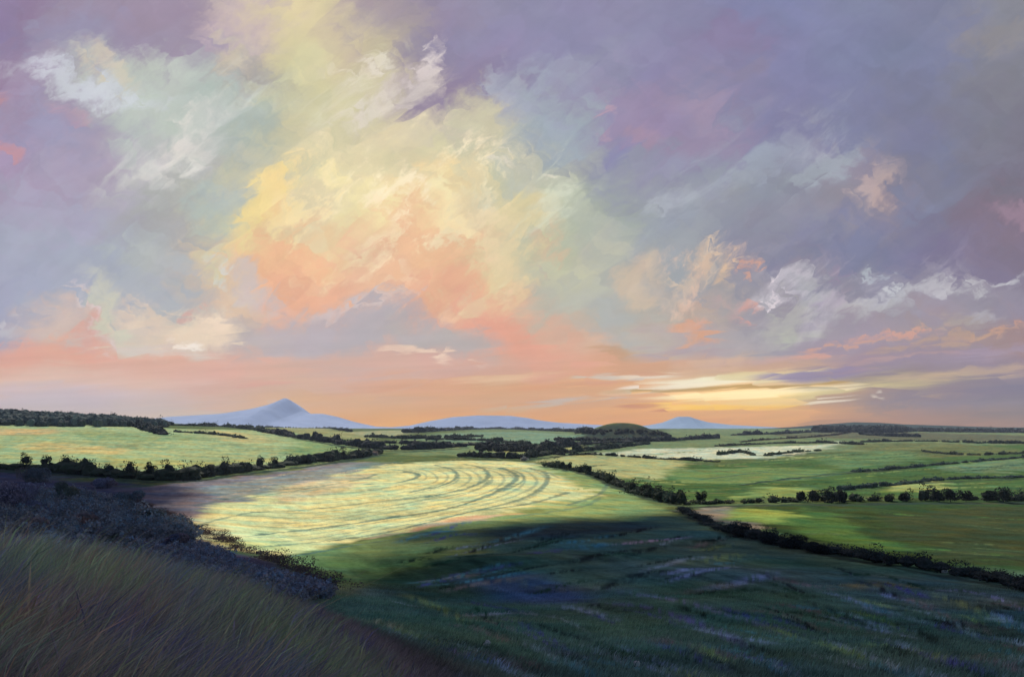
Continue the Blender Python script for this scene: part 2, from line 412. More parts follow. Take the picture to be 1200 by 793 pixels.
def tint_mat(name, scale, bump=.3, rough=1.0, amp=.35, translucent=0, dist=.3, spec=.15):
    """colour attribute times object-space noise"""
    m, nt, b = new_mat(name)
    N = nt.nodes.new; L = nt.links.new
    a = N('ShaderNodeAttribute'); a.attribute_name = 'tint'
    tc = N('ShaderNodeTexCoord')
    n = N('ShaderNodeTexNoise'); n.inputs['Scale'].default_value = scale; n.inputs['Detail'].default_value = 6; n.inputs['Roughness'].default_value = .65
    L(tc.outputs['Object'], n.inputs['Vector'])
    mr = N('ShaderNodeMapRange'); mr.inputs['From Min'].default_value = .25; mr.inputs['From Max'].default_value = .75
    mr.inputs['To Min'].default_value = 1 - amp; mr.inputs['To Max'].default_value = 1 + amp
    L(n.outputs['Fac'], mr.inputs['Value'])
    mx = N('ShaderNodeVectorMath'); mx.operation = 'SCALE'
    L(a.outputs['Color'], mx.inputs[0]); L(mr.outputs['Result'], mx.inputs['Scale'])
    L(mx.outputs['Vector'], b.inputs['Base Color'])
    b.inputs['Roughness'].default_value = rough
    b.inputs['Specular IOR Level'].default_value = spec
    if spec == 0: b.inputs['Diffuse Roughness'].default_value = 0
    if bump:
        bp = N('ShaderNodeBump'); bp.inputs['Strength'].default_value = bump; bp.inputs['Distance'].default_value = dist
        L(n.outputs['Fac'], bp.inputs['Height']); L(bp.outputs['Normal'], b.inputs['Normal'])
    if translucent:
        tr = N('ShaderNodeBsdfTranslucent'); L(mx.outputs['Vector'], tr.inputs['Color'])
        ms = N('ShaderNodeMixShader'); ms.inputs['Fac'].default_value = translucent
        L(b.outputs['BSDF'], ms.inputs[1]); L(tr.outputs['BSDF'], ms.inputs[2])
        L(ms.outputs['Shader'], nt.nodes['Material Output'].inputs['Surface'])
    return m

M_ground = tint_mat('grassland', .9, bump=.6, amp=.3, dist=.5, spec=0)
M_leaf = tint_mat('foliage', .4, bump=0, amp=.35, translucent=.25)
M_blade = tint_mat('grass blades', 1.5, bump=0, amp=.2, translucent=.5)
M_bark = tint_mat('bark', 3, bump=.5, amp=.3)
M_hill = tint_mat('hill_tint', .004, bump=.3, amp=.12, dist=8, spec=0)
M_rock = tint_mat('lichened stone', 3, bump=.6, amp=.4)

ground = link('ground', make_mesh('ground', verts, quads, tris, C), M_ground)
tag(ground, kind='structure')

# ------------------------------------------------------------------ distant hills
def hill_range(pts, d0, sig, c, c2, seed, base=-25):
    p = np.array(pts, float)
    xs = np.linspace(p[0, 0], p[-1, 0], 420)
    # rounded but still peaked ridge line
    top = np.interp(xs, p[:, 0], p[:, 1])
    k = np.exp(-.5 * (np.arange(-12, 13) / .9) ** 2); k /= k.sum()
    top = np.convolve(np.pad(top, 12, mode='edge'), k, 'valid')
    ys = np.linspace(-min(3.2 * sig, 2500), min(2.6 * sig, 1900), 90)
    X = np.empty((len(ys), len(xs))); Y = X.copy(); Z = X.copy()
    for i, yy in enumerate(ys):
        d = d0 + yy
        x = (xs - HX) / F * d0
        ridge = CAMZ + (HY - top) / F * d0
        rough = fbm(x / 900 + 3, np.full_like(x, d / 900), seed, 5)
        prof = math.exp(-.62 * abs(yy / sig) ** 1.35)
        near = abs(yy) / sig
        z = base + (ridge - base) * prof * (1 - .35 * min(near, 1.5) * (1 - rough))
        z = z + (fbm(x / 250, np.full_like(x, d / 250), seed + 9, 4) - .5) * 12 * (0.15 + min(near, 1))
        X[i] = x; Y[i] = d; Z[i] = z
    v = np.stack([X, Y, Z], -1).reshape(-1, 3)
    n = len(xs); m = len(ys)
    a = (np.arange(m - 1)[:, None] * n + np.arange(n - 1)[None, :])
    q = np.stack([a, a + 1, a + n + 1, a + n], -1).reshape(-1, 4)
    t = fbm(v[:, 0] / 700, v[:, 1] / 700, seed + 20, 5)[:, None]
    t = sstep(.35, .65, t)
    cc = np.array(c) * (1 - t) + np.array(c2) * t
    return link('hills', make_mesh('hills', v, q, None, cc), M_hill)

HAZE_BLUE1, HAZE_BLUE2 = (.38,.47,.68), (.35,.44,.64)  # pale blue of the distance haze put into the base colour
h = hill_range([(120,497),(160,493),(200,488),(260,484.5),(295,479),(315,474),(326,470),(334,466),(339,468),(346,474),(354,482),(362,484.5),(378,484.5),(395,488),(415,494),(440,499.5),(475,501),(500,504)], 11000, 1600, HAZE_BLUE1, HAZE_BLUE2, 301)
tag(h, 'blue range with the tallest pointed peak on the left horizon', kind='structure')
h = hill_range([(400,504),(440,502),(480,498.5),(505,493),(530,488.5),(560,486.5),(598,487),(618,489.5),(630,492),(655,495),(690,497),(740,500),(790,504)], 10400, 700, HAZE_BLUE1, HAZE_BLUE2, 311)
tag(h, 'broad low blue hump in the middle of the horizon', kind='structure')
h = hill_range([(660,505),(720,501.5),(760,498),(776,495),(786,491),(794,488),(808,488),(817,491),(830,494.5),(855,497.5),(900,500),(960,503)], 10800, 500, (.36,.49,.66), (.33,.46,.63), 321)  # haze blue in the base colour here too
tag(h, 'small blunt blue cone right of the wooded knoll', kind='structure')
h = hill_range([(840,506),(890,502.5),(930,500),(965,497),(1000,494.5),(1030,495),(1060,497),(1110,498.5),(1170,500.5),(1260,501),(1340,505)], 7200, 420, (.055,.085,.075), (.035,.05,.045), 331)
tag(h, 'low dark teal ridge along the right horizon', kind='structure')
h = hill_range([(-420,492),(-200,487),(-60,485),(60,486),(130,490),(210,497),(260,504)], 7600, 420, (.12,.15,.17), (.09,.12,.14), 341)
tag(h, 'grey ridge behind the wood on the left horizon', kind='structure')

# ------------------------------------------------------------------ foliage
def leaf_quads(cen, size, rs, colr, flat=.0):
    """randomly turned leaf-clump faces round centres (n,3)"""
    n = len(cen)
    u = rs.normal(size=(n, 3)); u[:, 2] *= .7; u /= np.linalg.norm(u, axis=1)[:, None]
    w = rs.normal(size=(n, 3)); v = np.cross(u, w); v /= np.linalg.norm(v, axis=1)[:, None]
    s = size * rs.uniform(.6, 1.35, n)[:, None]
    u = u * s * .62; v = v * s * .4
    q = np.stack([cen - u, cen - v * 1.0, cen + u, cen + v], 1)   # pointed, leaf-like diamonds
    return q.reshape(-1, 3), np.repeat(colr, 4, 0)

import bmesh
_b = bmesh.new(); bmesh.ops.create_icosphere(_b, subdivisions=2, radius=1)
ICO_V = np.array([v.co[:] for v in _b.verts]); ICO_F = np.array([[v.index for v in f.verts] for f in _b.faces]); _b.free()
class Leaves:
    def __init__(s): s.v = []; s.c = []; s.kv = []; s.kf = []; s.kc = []; s.n = 0
    def core(s, c, rad, base, rs):
        """dense inner twigs that close the middle of a thicket"""
        v = ICO_V * (1 + .22 * np.sin(ICO_V[:, [1, 2, 0]] * 5 + rs.uniform(0, 6, 3)).sum(1, keepdims=True) / 1.5)
        s.kv.append(np.array(c) + v * np.array(rad)); s.kf.append(ICO_F + s.n); s.n += len(v)
        s.kc.append(np.tile(np.array(base) * rs.uniform(.6, 1.0), (len(v), 1)))
    def blob(s, c, rad, n, size, base, rs, lumps=5):
        """an uneven crown: several sub-clumps inside an ellipsoid, more faces near their skins"""
        c = np.array(c, float); rad = np.array(rad, float)
        lc = rs.normal(size=(lumps, 3)) * .42; lc[0] = 0
        lr = rs.uniform(.42, .72, lumps)
        k = rs.integers(0, lumps, n)
        d = rs.normal(size=(n, 3)); d /= np.linalg.norm(d, axis=1)[:, None]
        r = lr[k] * rs.uniform(.35, 1.08, n) ** .5
        p = lc[k] + d * r[:, None]
        p[:, 2] = np.maximum(p[:, 2], -.95)
        cen = c + p * rad
        tone = rs.uniform(.75, 1.3, lumps)[k] * rs.uniform(.7, 1.3, n)
        warm = rs.uniform(-.25, .25, lumps)[k]
        cl = np.array(base)[None, :] * tone[:, None] * np.stack([1 + warm, np.ones(n), 1 - warm * .6], 1)
        v, cc = leaf_quads(cen, size, rs, np.clip(cl, .004, .8))
        s.v.append(v); s.c.append(cc)
    def mesh(s, name):
        v = np.vstack(s.v); c = np.vstack(s.c); q = np.arange(len(v)).reshape(-1, 4); t = None
        if s.kv:
            t = np.vstack(s.kf) + len(v); v = np.vstack([v] + s.kv); c = np.vstack([c] + s.kc)
        return make_mesh(name, v, q, t, c, smooth=False)

def tube(pts, rads, sides=7):
    vs = []; qs = []
    for i, (p, r) in enumerate(zip(pts, rads)):
        p = Vector(p)
        d = (Vector(pts[min(i + 1, len(pts) - 1)]) - Vector(pts[max(i - 1, 0)])).normalized()
        a = d.orthogonal().normalized(); b = d.cross(a)
        for k in range(sides):
            t = 2 * math.pi * k / sides
            vs.append(p + a * math.cos(t) * r + b * math.sin(t) * r)
        if i:
            o = (i - 1) * sides
            for k in range(sides):
                qs.append((o + k, o + (k + 1) % sides, o + sides + (k + 1) % sides, o + sides + k))
    return [tuple(v) for v in vs], qs

def trunk_mesh(h, r, rs, limbs=4, spread=.4, c=(.05,.045,.045)):
    V = []; Q = []
    def add(p, rd):
        v, q = tube(p, rd); o = len(V)
        V.extend(v); Q.extend([tuple(o + k for k in f) for f in q])
    lean = rs.uniform(-.08, .08, 2)
    path = [(lean[0] * h * t, lean[1] * h * t, h * t - .3 * (t == 0)) for t in (0, .2, .45, .7, .9)]
    add(path, [r * 1.4, r, r * .75, r * .5, r * .2])
    for i in range(limbs):
        t = rs.uniform(.3, .7); a = rs.uniform(0, 6.28)
        b = Vector((lean[0] * h * t, lean[1] * h * t, h * t))
        L = h * spread * rs.uniform(.6, 1.1)
        e = b + Vector((math.cos(a) * L, math.sin(a) * L, L * .7)); m = b + (e - b) * .5 + Vector((0, 0, -.08 * L))
        add([b, m, e], [r * .45, r * .3, r * .08])
    v = np.array(V)
    return make_mesh('trunk', v, np.array(Q), None, np.tile(c, (len(v), 1)))

def make_tree(name, px, py, hm, wm, n, leaf, base, label, cat, group, seed, dmin=60, xy=None, squat=False, trunk=True, depth=None):
    x, y = xy or P(px, py, dmin)
    rs = np.random.default_rng(seed)
    z = tz(x, y)
    root = empty(name, (x, y, z))
    tag(root, label, cat, group)
    L = Leaves()
    ch = hm * (.52 if not squat else .55); cz_ = hm * (.56 if not squat else .42)
    L.blob((0, 0, cz_), (wm * .5, wm * .5, ch), n, leaf, base, rs, lumps=rs.integers(5, 9))
    L.core((0, 0, cz_), (wm * .26, wm * .26, ch * .5), base, rs)
    if squat:
        L.core((0, 0, hm * .25), (wm * .30, wm * .30, hm * .32), base, rs)
    if squat:   # foliage right down to the ground
        L.blob((0, 0, hm * .2), (wm * .52, wm * .52, hm * .3), n // 3, leaf, base, rs, lumps=4)
    link('crown' if not squat else 'foliage', L.mesh('crown'), M_leaf, root)
    link('trunk' if not squat else 'stem', trunk_mesh(hm * .72, max(.12, hm * .028), rs), M_bark, root)
    return root

def resample(pl, step):
    seg = np.hypot(*np.diff(pl, axis=0).T); s = np.concatenate([[0], np.cumsum(seg)])
    t = np.arange(0, s[-1], step)
    return np.stack([np.interp(t, s, pl[:, 0]), np.interp(t, s, pl[:, 1])], 1)

def hedge(pts, hm, wm, leaf, base, label, seed, step=None, dens=26, var=.6, dmin=60, gap=.10):
    rs = np.random.default_rng(seed)
    pl = resample(line(pts, 8, dmin), step or wm * .7)
    if len(pl) > 420: pl = pl[np.linspace(0, len(pl) - 1, 420).astype(int)]
    z = terrain(pl[:, 0], pl[:, 1])
    L = Leaves()
    ox, oy, oz = pl[0, 0], pl[0, 1], z[0]
    und = vnoise(np.arange(len(pl)) / 5, np.zeros(len(pl)), seed)
    for k in range(len(pl)):
        if rs.random() < gap: continue
        f = 1 - var + 2 * var * und[k] * rs.uniform(.6, 1.2)
        hh = hm * f; ww = wm * rs.uniform(.7, 1.2)
        cc = (pl[k, 0] - ox + rs.normal() * wm * .15, pl[k, 1] - oy + rs.normal() * wm * .3, z[k] - oz + hh * .45)
        kc = .62 if leaf > 1.5 else .42
        if leaf > .4: L.core((cc[0], cc[1], cc[2] - hh * .1), (ww * kc, ww * kc, hh * kc * .8), base, rs)
        L.blob(cc, (ww * .75, ww * .75, hh * .68), dens, leaf, base, rs, lumps=3)
    o = link('hedgerow', L.mesh('hedgerow'), M_leaf, loc=(ox, oy, oz))
    tag(o, label, 'hedge')
    return o

DG = (.048,.066,.044); DN = (.038,.05,.05); DB = (.065,.055,.04); TEAL = (.06,.10,.085)
hedge([(-30,548),(40,551),(100,556),(150,560),(200,562),(240,558),(300,550),(350,543),(400,538),(444,531)], 10, 15, 1.6, DG, 'long dark hedge along the foot of the pale left hillside field', 501, dens=60)
hedge([(128,490),(150,495),(166,502),(192,510)], 13, 16, 3, DN, 'thick dark hedge dropping right from the wood into the left hillside', 502, dens=40)
hedge([(196,498),(230,499),(262,500),(292,503),(318,508)], 10, 14, 3, DG, 'dark hedge across the crest of the left hillside under the blue peak', 503)
hedge([(300,494),(340,496.5),(375,500),(412,506)], 9, 14, 3.4, DN, 'thin dark hedge on the far shoulder below the blue peak', 504)
hedge([(318,507),(350,513),(390,519),(430,524),(470,527),(512,525),(545,523)], 12, 14, 2.6, DN, 'bold dark hedge slanting down behind the top left corner of the pale striped field', 505, dens=36)
hedge([(476,507),(540,503.5),(590,502.5),(650,505),(706,507)], 14, 26, 5, DN, 'long dark hedge just under the broad blue hump', 506, dens=22)
hedge([(500,515),(560,516),(600,519),(625,524),(650,528)], 10, 14, 3, DG, 'dark hedge crossing the distant middle pasture', 507)
hedge([(540,535),(575,536),(610,537),(645,532),(700,527),(760,520)], 10, 12, 2.4, DG, 'dark hedge behind the crest of the pale striped field', 508)
hedge([(640,525),(690,520),(730,518),(780,516),(840,513)], 13, 20, 4, DN, 'dark tree line at the foot of the wooded knoll', 509, dens=26)
hedge([(655,533),(700,533),(760,537),(800,539),(842,541)], 4, 8, 2, DG, 'thin low hedge along the near edge of the palest right field', 510, gap=.2)
hedge([(842,533),(870,530),(890,534),(930,530),(960,528)], 5, 9, 2.6, (.06,.09,.04), 'light green broken hedge crossing the palest right field', 511, gap=.25)
hedge([(868,518),(900,515),(940,513),(975,510),(995,507)], 5, 10, 3, DB, 'thin brown hedge climbing to a dark corner on the right plain', 512, gap=.15)
hedge([(1010,509),(1040,511),(1075,512)], 16, 24, 5, DN, 'short black tree belt in the far right plain', 513, dens=26)
hedge([(860,510),(920,508),(960,506),(1020,504),(1100,506),(1200,507),(1260,508)], 14, 30, 7, DN, 'long dark tree belt below the right horizon ridge', 514, dens=22)
hedge([(640,546),(665,550),(690,555),(712,564),(740,575),(770,585),(800,591)], 7, 9, 1.2, DG, 'dark bushy hedge slanting down the right side of the pale striped field', 515, dens=80)
hedge([(800,591),(850,590),(900,589),(950,587),(1000,587),(1060,587),(1110,586),(1160,586),(1230,587)], 5.5, 7, 1.1, DG, 'long dark hedge between the bright right fields and the shaded green field', 516, dens=70)
hedge([(800,598),(830,612),(860,624),(900,634),(950,644),(1000,652),(1060,664),(1120,672),(1200,690),(1260,705)], 2.8, 6, .42, DN, 'low black hedge standing in for soft shadow below the shaded green field on the right', 517, dens=260)  # hedge added where there is only a soft dark shadow
hedge([(985,574),(1050,568),(1110,562),(1210,559)], 3, 6, 1.6, TEAL, 'low teal hedge above the dark trees on the right', 518, gap=.2)
hedge([(1000,553),(1060,548),(1130,542),(1210,535)], 3, 7, 2, TEAL, 'low teal hedge curving up to the right edge', 519, gap=.25)
hedge([(1080,529),(1130,533),(1210,531)], 4, 9, 2.5, DG, 'thin dark hedge across the olive pasture at far right', 520, gap=.3)
hedge([(158,588),(200,606),(250,628),(300,650),(345,668),(378,690)], 2.2, 6, .3, (.08,.065,.07), 'low brown scrub hedge running down to the dark hollow in front', 521, dens=300, var=.6)

hedge([(430,512),(480,514),(530,513),(570,511)], 9, 14, 4, DG, 'dark hedge between two distant pastures left of the knoll', 522, dens=26)
hedge([(395,521),(440,519),(500,521),(560,522),(610,525)], 9, 14, 3, DN, 'dark hedge running level behind the blossoming bush towards the knoll', 523, dens=30)
hedge([(205,506),(250,509),(290,514)], 5, 9, 2.4, DG, 'short faint hedge inside the left hillside field', 524, gap=.0)
hedge([(840,523),(900,520),(960,519),(1010,521)], 6, 12, 3, DG, 'dark hedge beyond the palest right field', 525, gap=.1)
hedge([(1010,518),(1080,517),(1150,519),(1230,520)], 7, 12, 3.5, DG, 'dark hedge across the far olive pastures at right', 526, gap=.15)
# woods that read as one mass
def wood(px0, px1, dlo, dhi, n, hm, leaf, base, label, seed, per=26, core=True, cat='wood'):
    rs = np.random.default_rng(seed)
    px = rs.uniform(px0, px1, n); d = dlo(px) + (dhi(px) - dlo(px)) * rs.random(n)
    x = (px - HX) / F * d; y = d; z = terrain(x, y); o0 = (x.mean(), y.mean(), z.mean())
    L = Leaves()
    for i in range(n):
        hh = hm * rs.uniform(.7, 1.25); w = hh * rs.uniform(.45, .7)
        b = np.array(base) * (rs.uniform(.65, 1.45) if core else rs.uniform(.8, 1.2))
        c = (x[i] - o0[0], y[i] - o0[1], z[i] - o0[2] + hh * .42)
        if core: L.core(c, (w, w, hh * .5), b, rs)
        L.blob(c, (w, w, hh * .6), per, leaf, b, rs, lumps=3)
    nm = 'woodland' if cat == 'wood' else 'scrubland'
    return tag(link(nm, L.mesh(nm), M_leaf, loc=o0), label, cat, kind='stuff')
wood(-80, 196, lambda p: np.interp(p, [-80, 60, 120, 196], [1960, 1980, 2060, 2330]), lambda p: p * 0 + 2600, 900, 17, 3.0, (.105,.14,.13), 'grey green wood along the top of the left hill', 601)
wood(-120, 385, lambda p: np.interp(p, [-120, 200, 300, 385], [40, 45, 100, 130]), lambda p: np.interp(p, [-120, 60, 150, 210, 300, 385], [640, 640, 560, 300, 175, 150]), 4200, 1.7, .40, (.17,.20,.27), 'low dark heather and scrub covering the left slope', 602, per=48, core=False, cat='scrub')
wood(-120, 225, lambda p: 250 + 0 * p, lambda p: np.interp(p, [-120, 90, 225], [660, 620, 300]), 850, 5.0, .85, (.15,.18,.22), 'taller dark thorn scrub on the far part of the left slope', 607, per=70, core=False, cat='scrub')
# distant woods
wood(955, 1062, lambda p: 4300 + 0 * p, lambda p: 5200 + 0 * p, 420, 26, 8, (.045,.055,.05), 'dark wood on the low rise below the right horizon ridge', 603, per=14)
wood(1062, 1230, lambda p: 4500 + 0 * p, lambda p: 5000 + 0 * p, 300, 18, 8, (.06,.065,.055), 'long strip of dark wood running out to the right edge under the horizon', 604, per=14)
wood(650, 745, lambda p: 2380 + 0 * p, lambda p: 2560 + 0 * p, 130, 8, 3, (.035,.04,.035), 'dark low wood along the near foot of the wooded knoll', 605, per=20)
wood(560, 640, lambda p: 1560 + 0 * p, lambda p: 1680 + 0 * p, 60, 9, 2.4, (.03,.038,.03), 'dark copse beyond the crest of the striped field', 606, per=40)
# the knoll is planted round its own centre
rs = np.random.default_rng(611); L = Leaves()
for i in range(330):
    a = rs.uniform(0, 6.28); q = math.sqrt(rs.random())
    if q < .80: continue
    x = 365 + math.cos(a) * 150 * q; y = 2900 + math.sin(a) * 190 * q
    hh = rs.uniform(6, 11); zz = tz(x, y)
    L.core((x - 365, y - 2900, zz + hh * .3), (hh * .7, hh * .7, hh * .55), (.04,.045,.03), rs)
    L.blob((x - 365, y - 2900, zz + hh * .4), (hh * .6, hh * .6, hh * .55), 26, 3.4, np.array((.045,.05,.032)) * rs.uniform(.6, 1.5), rs, lumps=3)
o = link('woodland', L.mesh('woodland'), M_leaf, loc=(365, 2900, 0)); tag(o, 'dark broken wood ringing the round knoll in the middle distance', 'wood', kind='stuff')

# trees one can tell apart
k = 700
GL = 'trees in the hedge under the left hillside'
left_trees = [(30,548,13),(52,550,12),(78,553,15),(101,556,13),(128,558,11),(152,560,14),(176,562,13),(198,562,15),(222,560,11),(246,558,12),(262,556,14),(284,553,11),(304,550,13),(322,548,10),(343,545,11),(362,543,12),(384,541,10),(402,538,12),(421,536,10)]
for i, (px, py, hm) in enumerate(left_trees):
    k += 1
    r = random.uniform(.9, 1.2)
    nth = ['leftmost','second','third','fourth','fifth','sixth','seventh','eighth','ninth','tenth','eleventh','twelfth','thirteenth','fourteenth','fifteenth','sixteenth','seventeenth','eighteenth','rightmost'][i]
    make_tree('tree', px, py, hm * 1.1, hm * r * 1.1, 620, 1.2, (.045,.056,.046), ('%s dark tree from the left in the hedge under the pale left hillside' if nth not in ('leftmost', 'rightmost') else '%s dark tree in the hedge under the pale left hillside') % nth, 'tree', GL, k)
for i, (px, py, hm, lb) in enumerate([(651,548,6,'first small dark bush at the top end of the diagonal hedge'),(668,551,8,'dark bush near the top end of the diagonal hedge'),(690,556,10,'tall ragged dark tree a third of the way down the diagonal hedge'),(716,567,8,'round dark tree above the middle of the diagonal hedge'),(741,577,9,'dark full tree in the middle of the diagonal hedge'),(756,581,10,'tallest dark tree in the lower half of the diagonal hedge'),(773,586,9,'dark tree near the foot of the diagonal hedge'),(797,588,8,'round dark green tree where the two right hedges meet'),(820,590,7,'small round tree just right of the hedge corner')]):
    k += 1
    make_tree('tree', px, py, hm, hm * 1.0, 700, .9, (.03,.045,.028), lb, 'tree', 'trees in the diagonal hedge', k)
for i, (px, py, hm, lb) in enumerate([(938,588,6,'low bush in the long right hedge'),(952,588,8,'bushy tree in the middle of the long right hedge'),(972,589,9,'broad dark tree in the middle of the long right hedge'),(984,589,7,'dark tree on the right of the broad one in the long right hedge'),(1058,588,5,'low dark bush alone in the long right hedge'),(1098,587,8,'first of the big dark trees at the right end of the hedge'),(1114,588,9,'second big dark tree at the right end of the hedge'),(1132,588,7,'lower dark tree between the big trees at the right'),(1156,588,8,'rounded dark tree near the right edge'),(1176,588,10,'tallest dark tree at the right edge of the hedge')]):
    k += 1
    make_tree('tree', px, py, hm, hm * 1.15, 800, .9, (.026,.036,.03), lb, 'tree', 'trees in the long right hedge', k)
for px, py, hm, lb in [(868,628,4.0,'black rounded bush at the left of the low front hedge'),(905,637,4.4,'large black bush in the low front hedge'),(932,642,4.2,'wide black bush beside the large one in the low front hedge'),(960,648,3.6,'smaller black bush at the right of the low front hedge')]:
    k += 1
    make_tree('bush', px, py, hm, hm * 2.2, 3200, .36, (.018,.025,.026), lb, 'bush', 'bushes in the low front hedge', k, squat=True)
# pale flowering bushes
for px, py, lb in [(440,533,'small pale blossoming bush at the end of the left hedge'),(614,540,'small pale blossoming bush on the crest of the striped field')]:
    k += 1
    make_tree('bush', px, py, 7, 10, 260, 1.3, (.36,.32,.30), lb, 'bush', None, k, squat=True)
# scrub on the left foreground slope, skylit shade put into its violet tints
scrub = [(8,600,17,22,'big dark scrub bush filling the left edge'),(38,565,14,20,'dark purple bush behind the one at the left edge'),(40,625,6,10,'low dark bush below the big one at the left edge'),
 (80,585,11,17,'broad dark bush on the left slope'),(120,572,10,16,'brownish dark bush under the left hillside hedge'),(150,592,9,14,'round dark bush in the middle of the left slope'),
 (100,615,5,10,'low spreading bush in front of the left scrub'),(172,612,5,9,'small ragged bush above the grassy bank'),
 (205,640,3.5,6,'dark little bush on the edge of the bank'),(140,640,3.2,7,'low tangled bush just over the bank crest'),(70,648,3,7,'low purple bush just over the bank crest at left')]
for i, (px, py, hm, wm, lb) in enumerate(scrub):
    k += 1
    base = [(.15,.15,.23), (.12,.14,.17), (.18,.14,.15), (.11,.14,.13)][i % 4]
    make_tree('bush', px, py, hm, wm, 6500, .09 * wm ** .55 + .2, base, lb, 'bush', 'scrub on the left slope', k, squat=True, dmin=100)

# ------------------------------------------------------------------ grass
def grass(name, n, region, hrange, wid, pal, label, seed, lean=(.35, .1), tmix=.3):
    rs = np.random.default_rng(seed)
    x, y = region(rs, n)
    n = len(x)
    z = terrain(x, y) - .02
    clump = fbm(x / .9, y / .9, seed, 3)
    patch = fbm(x / 3.2 + 40, y / 4.5, 805, 3)
    h = rs.uniform(hrange[0], hrange[1], n) * (.45 + 1.1 * clump)
    dist = np.hypot(x, y)
    w = wid * rs.uniform(.6, 1.3, n) * np.clip(dist / 12, 1, 6)
    a = rs.uniform(0, 6.28, n)
    dx, dy = np.cos(a), np.sin(a)
    lx = (lean[0] + rs.normal(0, .22, n)) * h; ly = (lean[1] + rs.normal(0, .22, n)) * h
    V = np.zeros((n, 7, 3))
    for s, t in enumerate((0, .4, .75)):
        ww = w * (1, .8, .45)[s]
        bx = x + lx * t * t; by = y + ly * t * t; bz = z + h * t
        V[:, 2 * s] = np.stack([bx - dx * ww, by - dy * ww, bz], 1)
        V[:, 2 * s + 1] = np.stack([bx + dx * ww, by + dy * ww, bz], 1)
    V[:, 6] = np.stack([x + lx * 1.15, y + ly * 1.15, z + h * .97], 1)
    o = (np.arange(n) * 7)[:, None]
    q = np.concatenate([o + np.array([0, 1, 3, 2]), o + np.array([2, 3, 5, 4])], 0)
    t = o + np.array([4, 5, 6])
    pal = np.array(pal)
    ki = np.clip((patch * 2.2 - .6 + rs.normal(0, .12, n)) * len(pal), 0, len(pal) - 1).astype(int)
    ia = np.clip(np.searchsorted(azs, np.degrees(np.arctan2(x, y))), 0, na - 1); ir = np.clip(np.searchsorted(rr, dist), 0, nr - 1)
    turf = C[ir * na + ia]
    rust = sstep(.56, .70, fbm(x / 2.2, y / 3.4, 901, 3))[:, None] * sstep(40, 24, dist)[:, None]; oliv = sstep(.55, .68, fbm(x / 2.6 + 9, y / 3.0, 931, 3))[:, None] * sstep(40, 24, dist)[:, None]
    c = (pal[ki] * (1 - tmix) + turf * tmix * 1.5) * rs.uniform(.6, 1.4, n)[:, None]
    c = c * (1 - rust * .8) + np.array((.24, .16, .14)) * rust * .8 * rs.uniform(.6, 1.3, n)[:, None]
    c = c * (1 - oliv * .8) + np.array((.17, .26, .15)) * oliv * .8 * rs.uniform(.6, 1.3, n)[:, None]
    me = make_mesh(name, V.reshape(-1, 3), q, t, np.repeat(c, 7, 0), smooth=True)
    ob = link(name, me, M_blade)
    return tag(ob, label, 'grass', kind='stuff')

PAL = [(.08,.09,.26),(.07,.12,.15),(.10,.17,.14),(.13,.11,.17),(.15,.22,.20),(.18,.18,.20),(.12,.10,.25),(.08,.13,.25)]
def reg_bank(rs, n):
    d = np.exp(rs.uniform(math.log(3.2), math.log(34), n)); px = rs.uniform(-140, 620, n)
    return (px - HX) / F * d, d
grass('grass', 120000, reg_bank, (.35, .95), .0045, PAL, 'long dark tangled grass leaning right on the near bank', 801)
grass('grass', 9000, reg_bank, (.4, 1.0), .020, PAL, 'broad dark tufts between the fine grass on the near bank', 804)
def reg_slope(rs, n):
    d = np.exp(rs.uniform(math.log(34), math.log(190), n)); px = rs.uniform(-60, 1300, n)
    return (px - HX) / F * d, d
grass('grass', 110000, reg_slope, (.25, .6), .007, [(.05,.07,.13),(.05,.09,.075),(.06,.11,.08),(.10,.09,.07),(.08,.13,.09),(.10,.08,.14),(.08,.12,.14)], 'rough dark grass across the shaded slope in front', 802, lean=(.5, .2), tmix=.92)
# tall pale seed stalks
def reg_st(rs, n):
    d = np.exp(rs.uniform(math.log(4), math.log(20), n)); px = rs.uniform(-60, 440, n)
    return (px - HX) / F * d, d
grass('grass', 2600, reg_st, (.8, 1.4), .004, [(.22,.21,.17),(.18,.20,.26),(.26,.23,.16)], 'thin pale seed stalks standing out of the near bank', 803, lean=(.55, .15))

# ------------------------------------------------------------------ small pale stones standing in for white paint flecks
def stone(px, py, s, label, seed, dmin=45):
    x, y = P(px, py, dmin)
    rs = np.random.default_rng(seed)
    import bmesh
    bm = bmesh.new(); bmesh.ops.create_icosphere(bm, subdivisions=3, radius=1)
    for v in bm.verts:
        n = fbm(np.array([v.co.x * 1.4 + seed]), np.array([v.co.y * 1.4 + v.co.z * 2]), seed, 3)[0]
        v.co *= .7 + .6 * n
        v.co.x *= s * .8; v.co.y *= s * .7; v.co.z = v.co.z * s * .9 + s * .35
    me = bpy.data.meshes.new('stone'); bm.to_mesh(me); bm.free()
    ca = me.color_attributes.new('tint', 'FLOAT_COLOR', 'POINT')
    ca.data.foreach_set('color', np.tile((.45, .45, .43, 1), len(me.vertices)).astype(np.float32))
    for p in me.polygons: p.use_smooth = True
    o = link('stone', me, M_rock, loc=(x, y, tz(x, y)))
    tag(o, label, 'stone')
stone(571, 757, .42, 'small stone built for a pale paint fleck in the dark grass at the bottom centre', 901)
stone(746, 780, .34, 'flat stone built for a pale paint fleck by the bottom edge right of the centre', 902)
stone(1107, 671, .95, 'upright stone built for a pale paint fleck below the shaded green field at right', 903)
stone(1082, 661, .4, 'tiny stone built for a pale paint fleck just left of the upright one at right', 904)

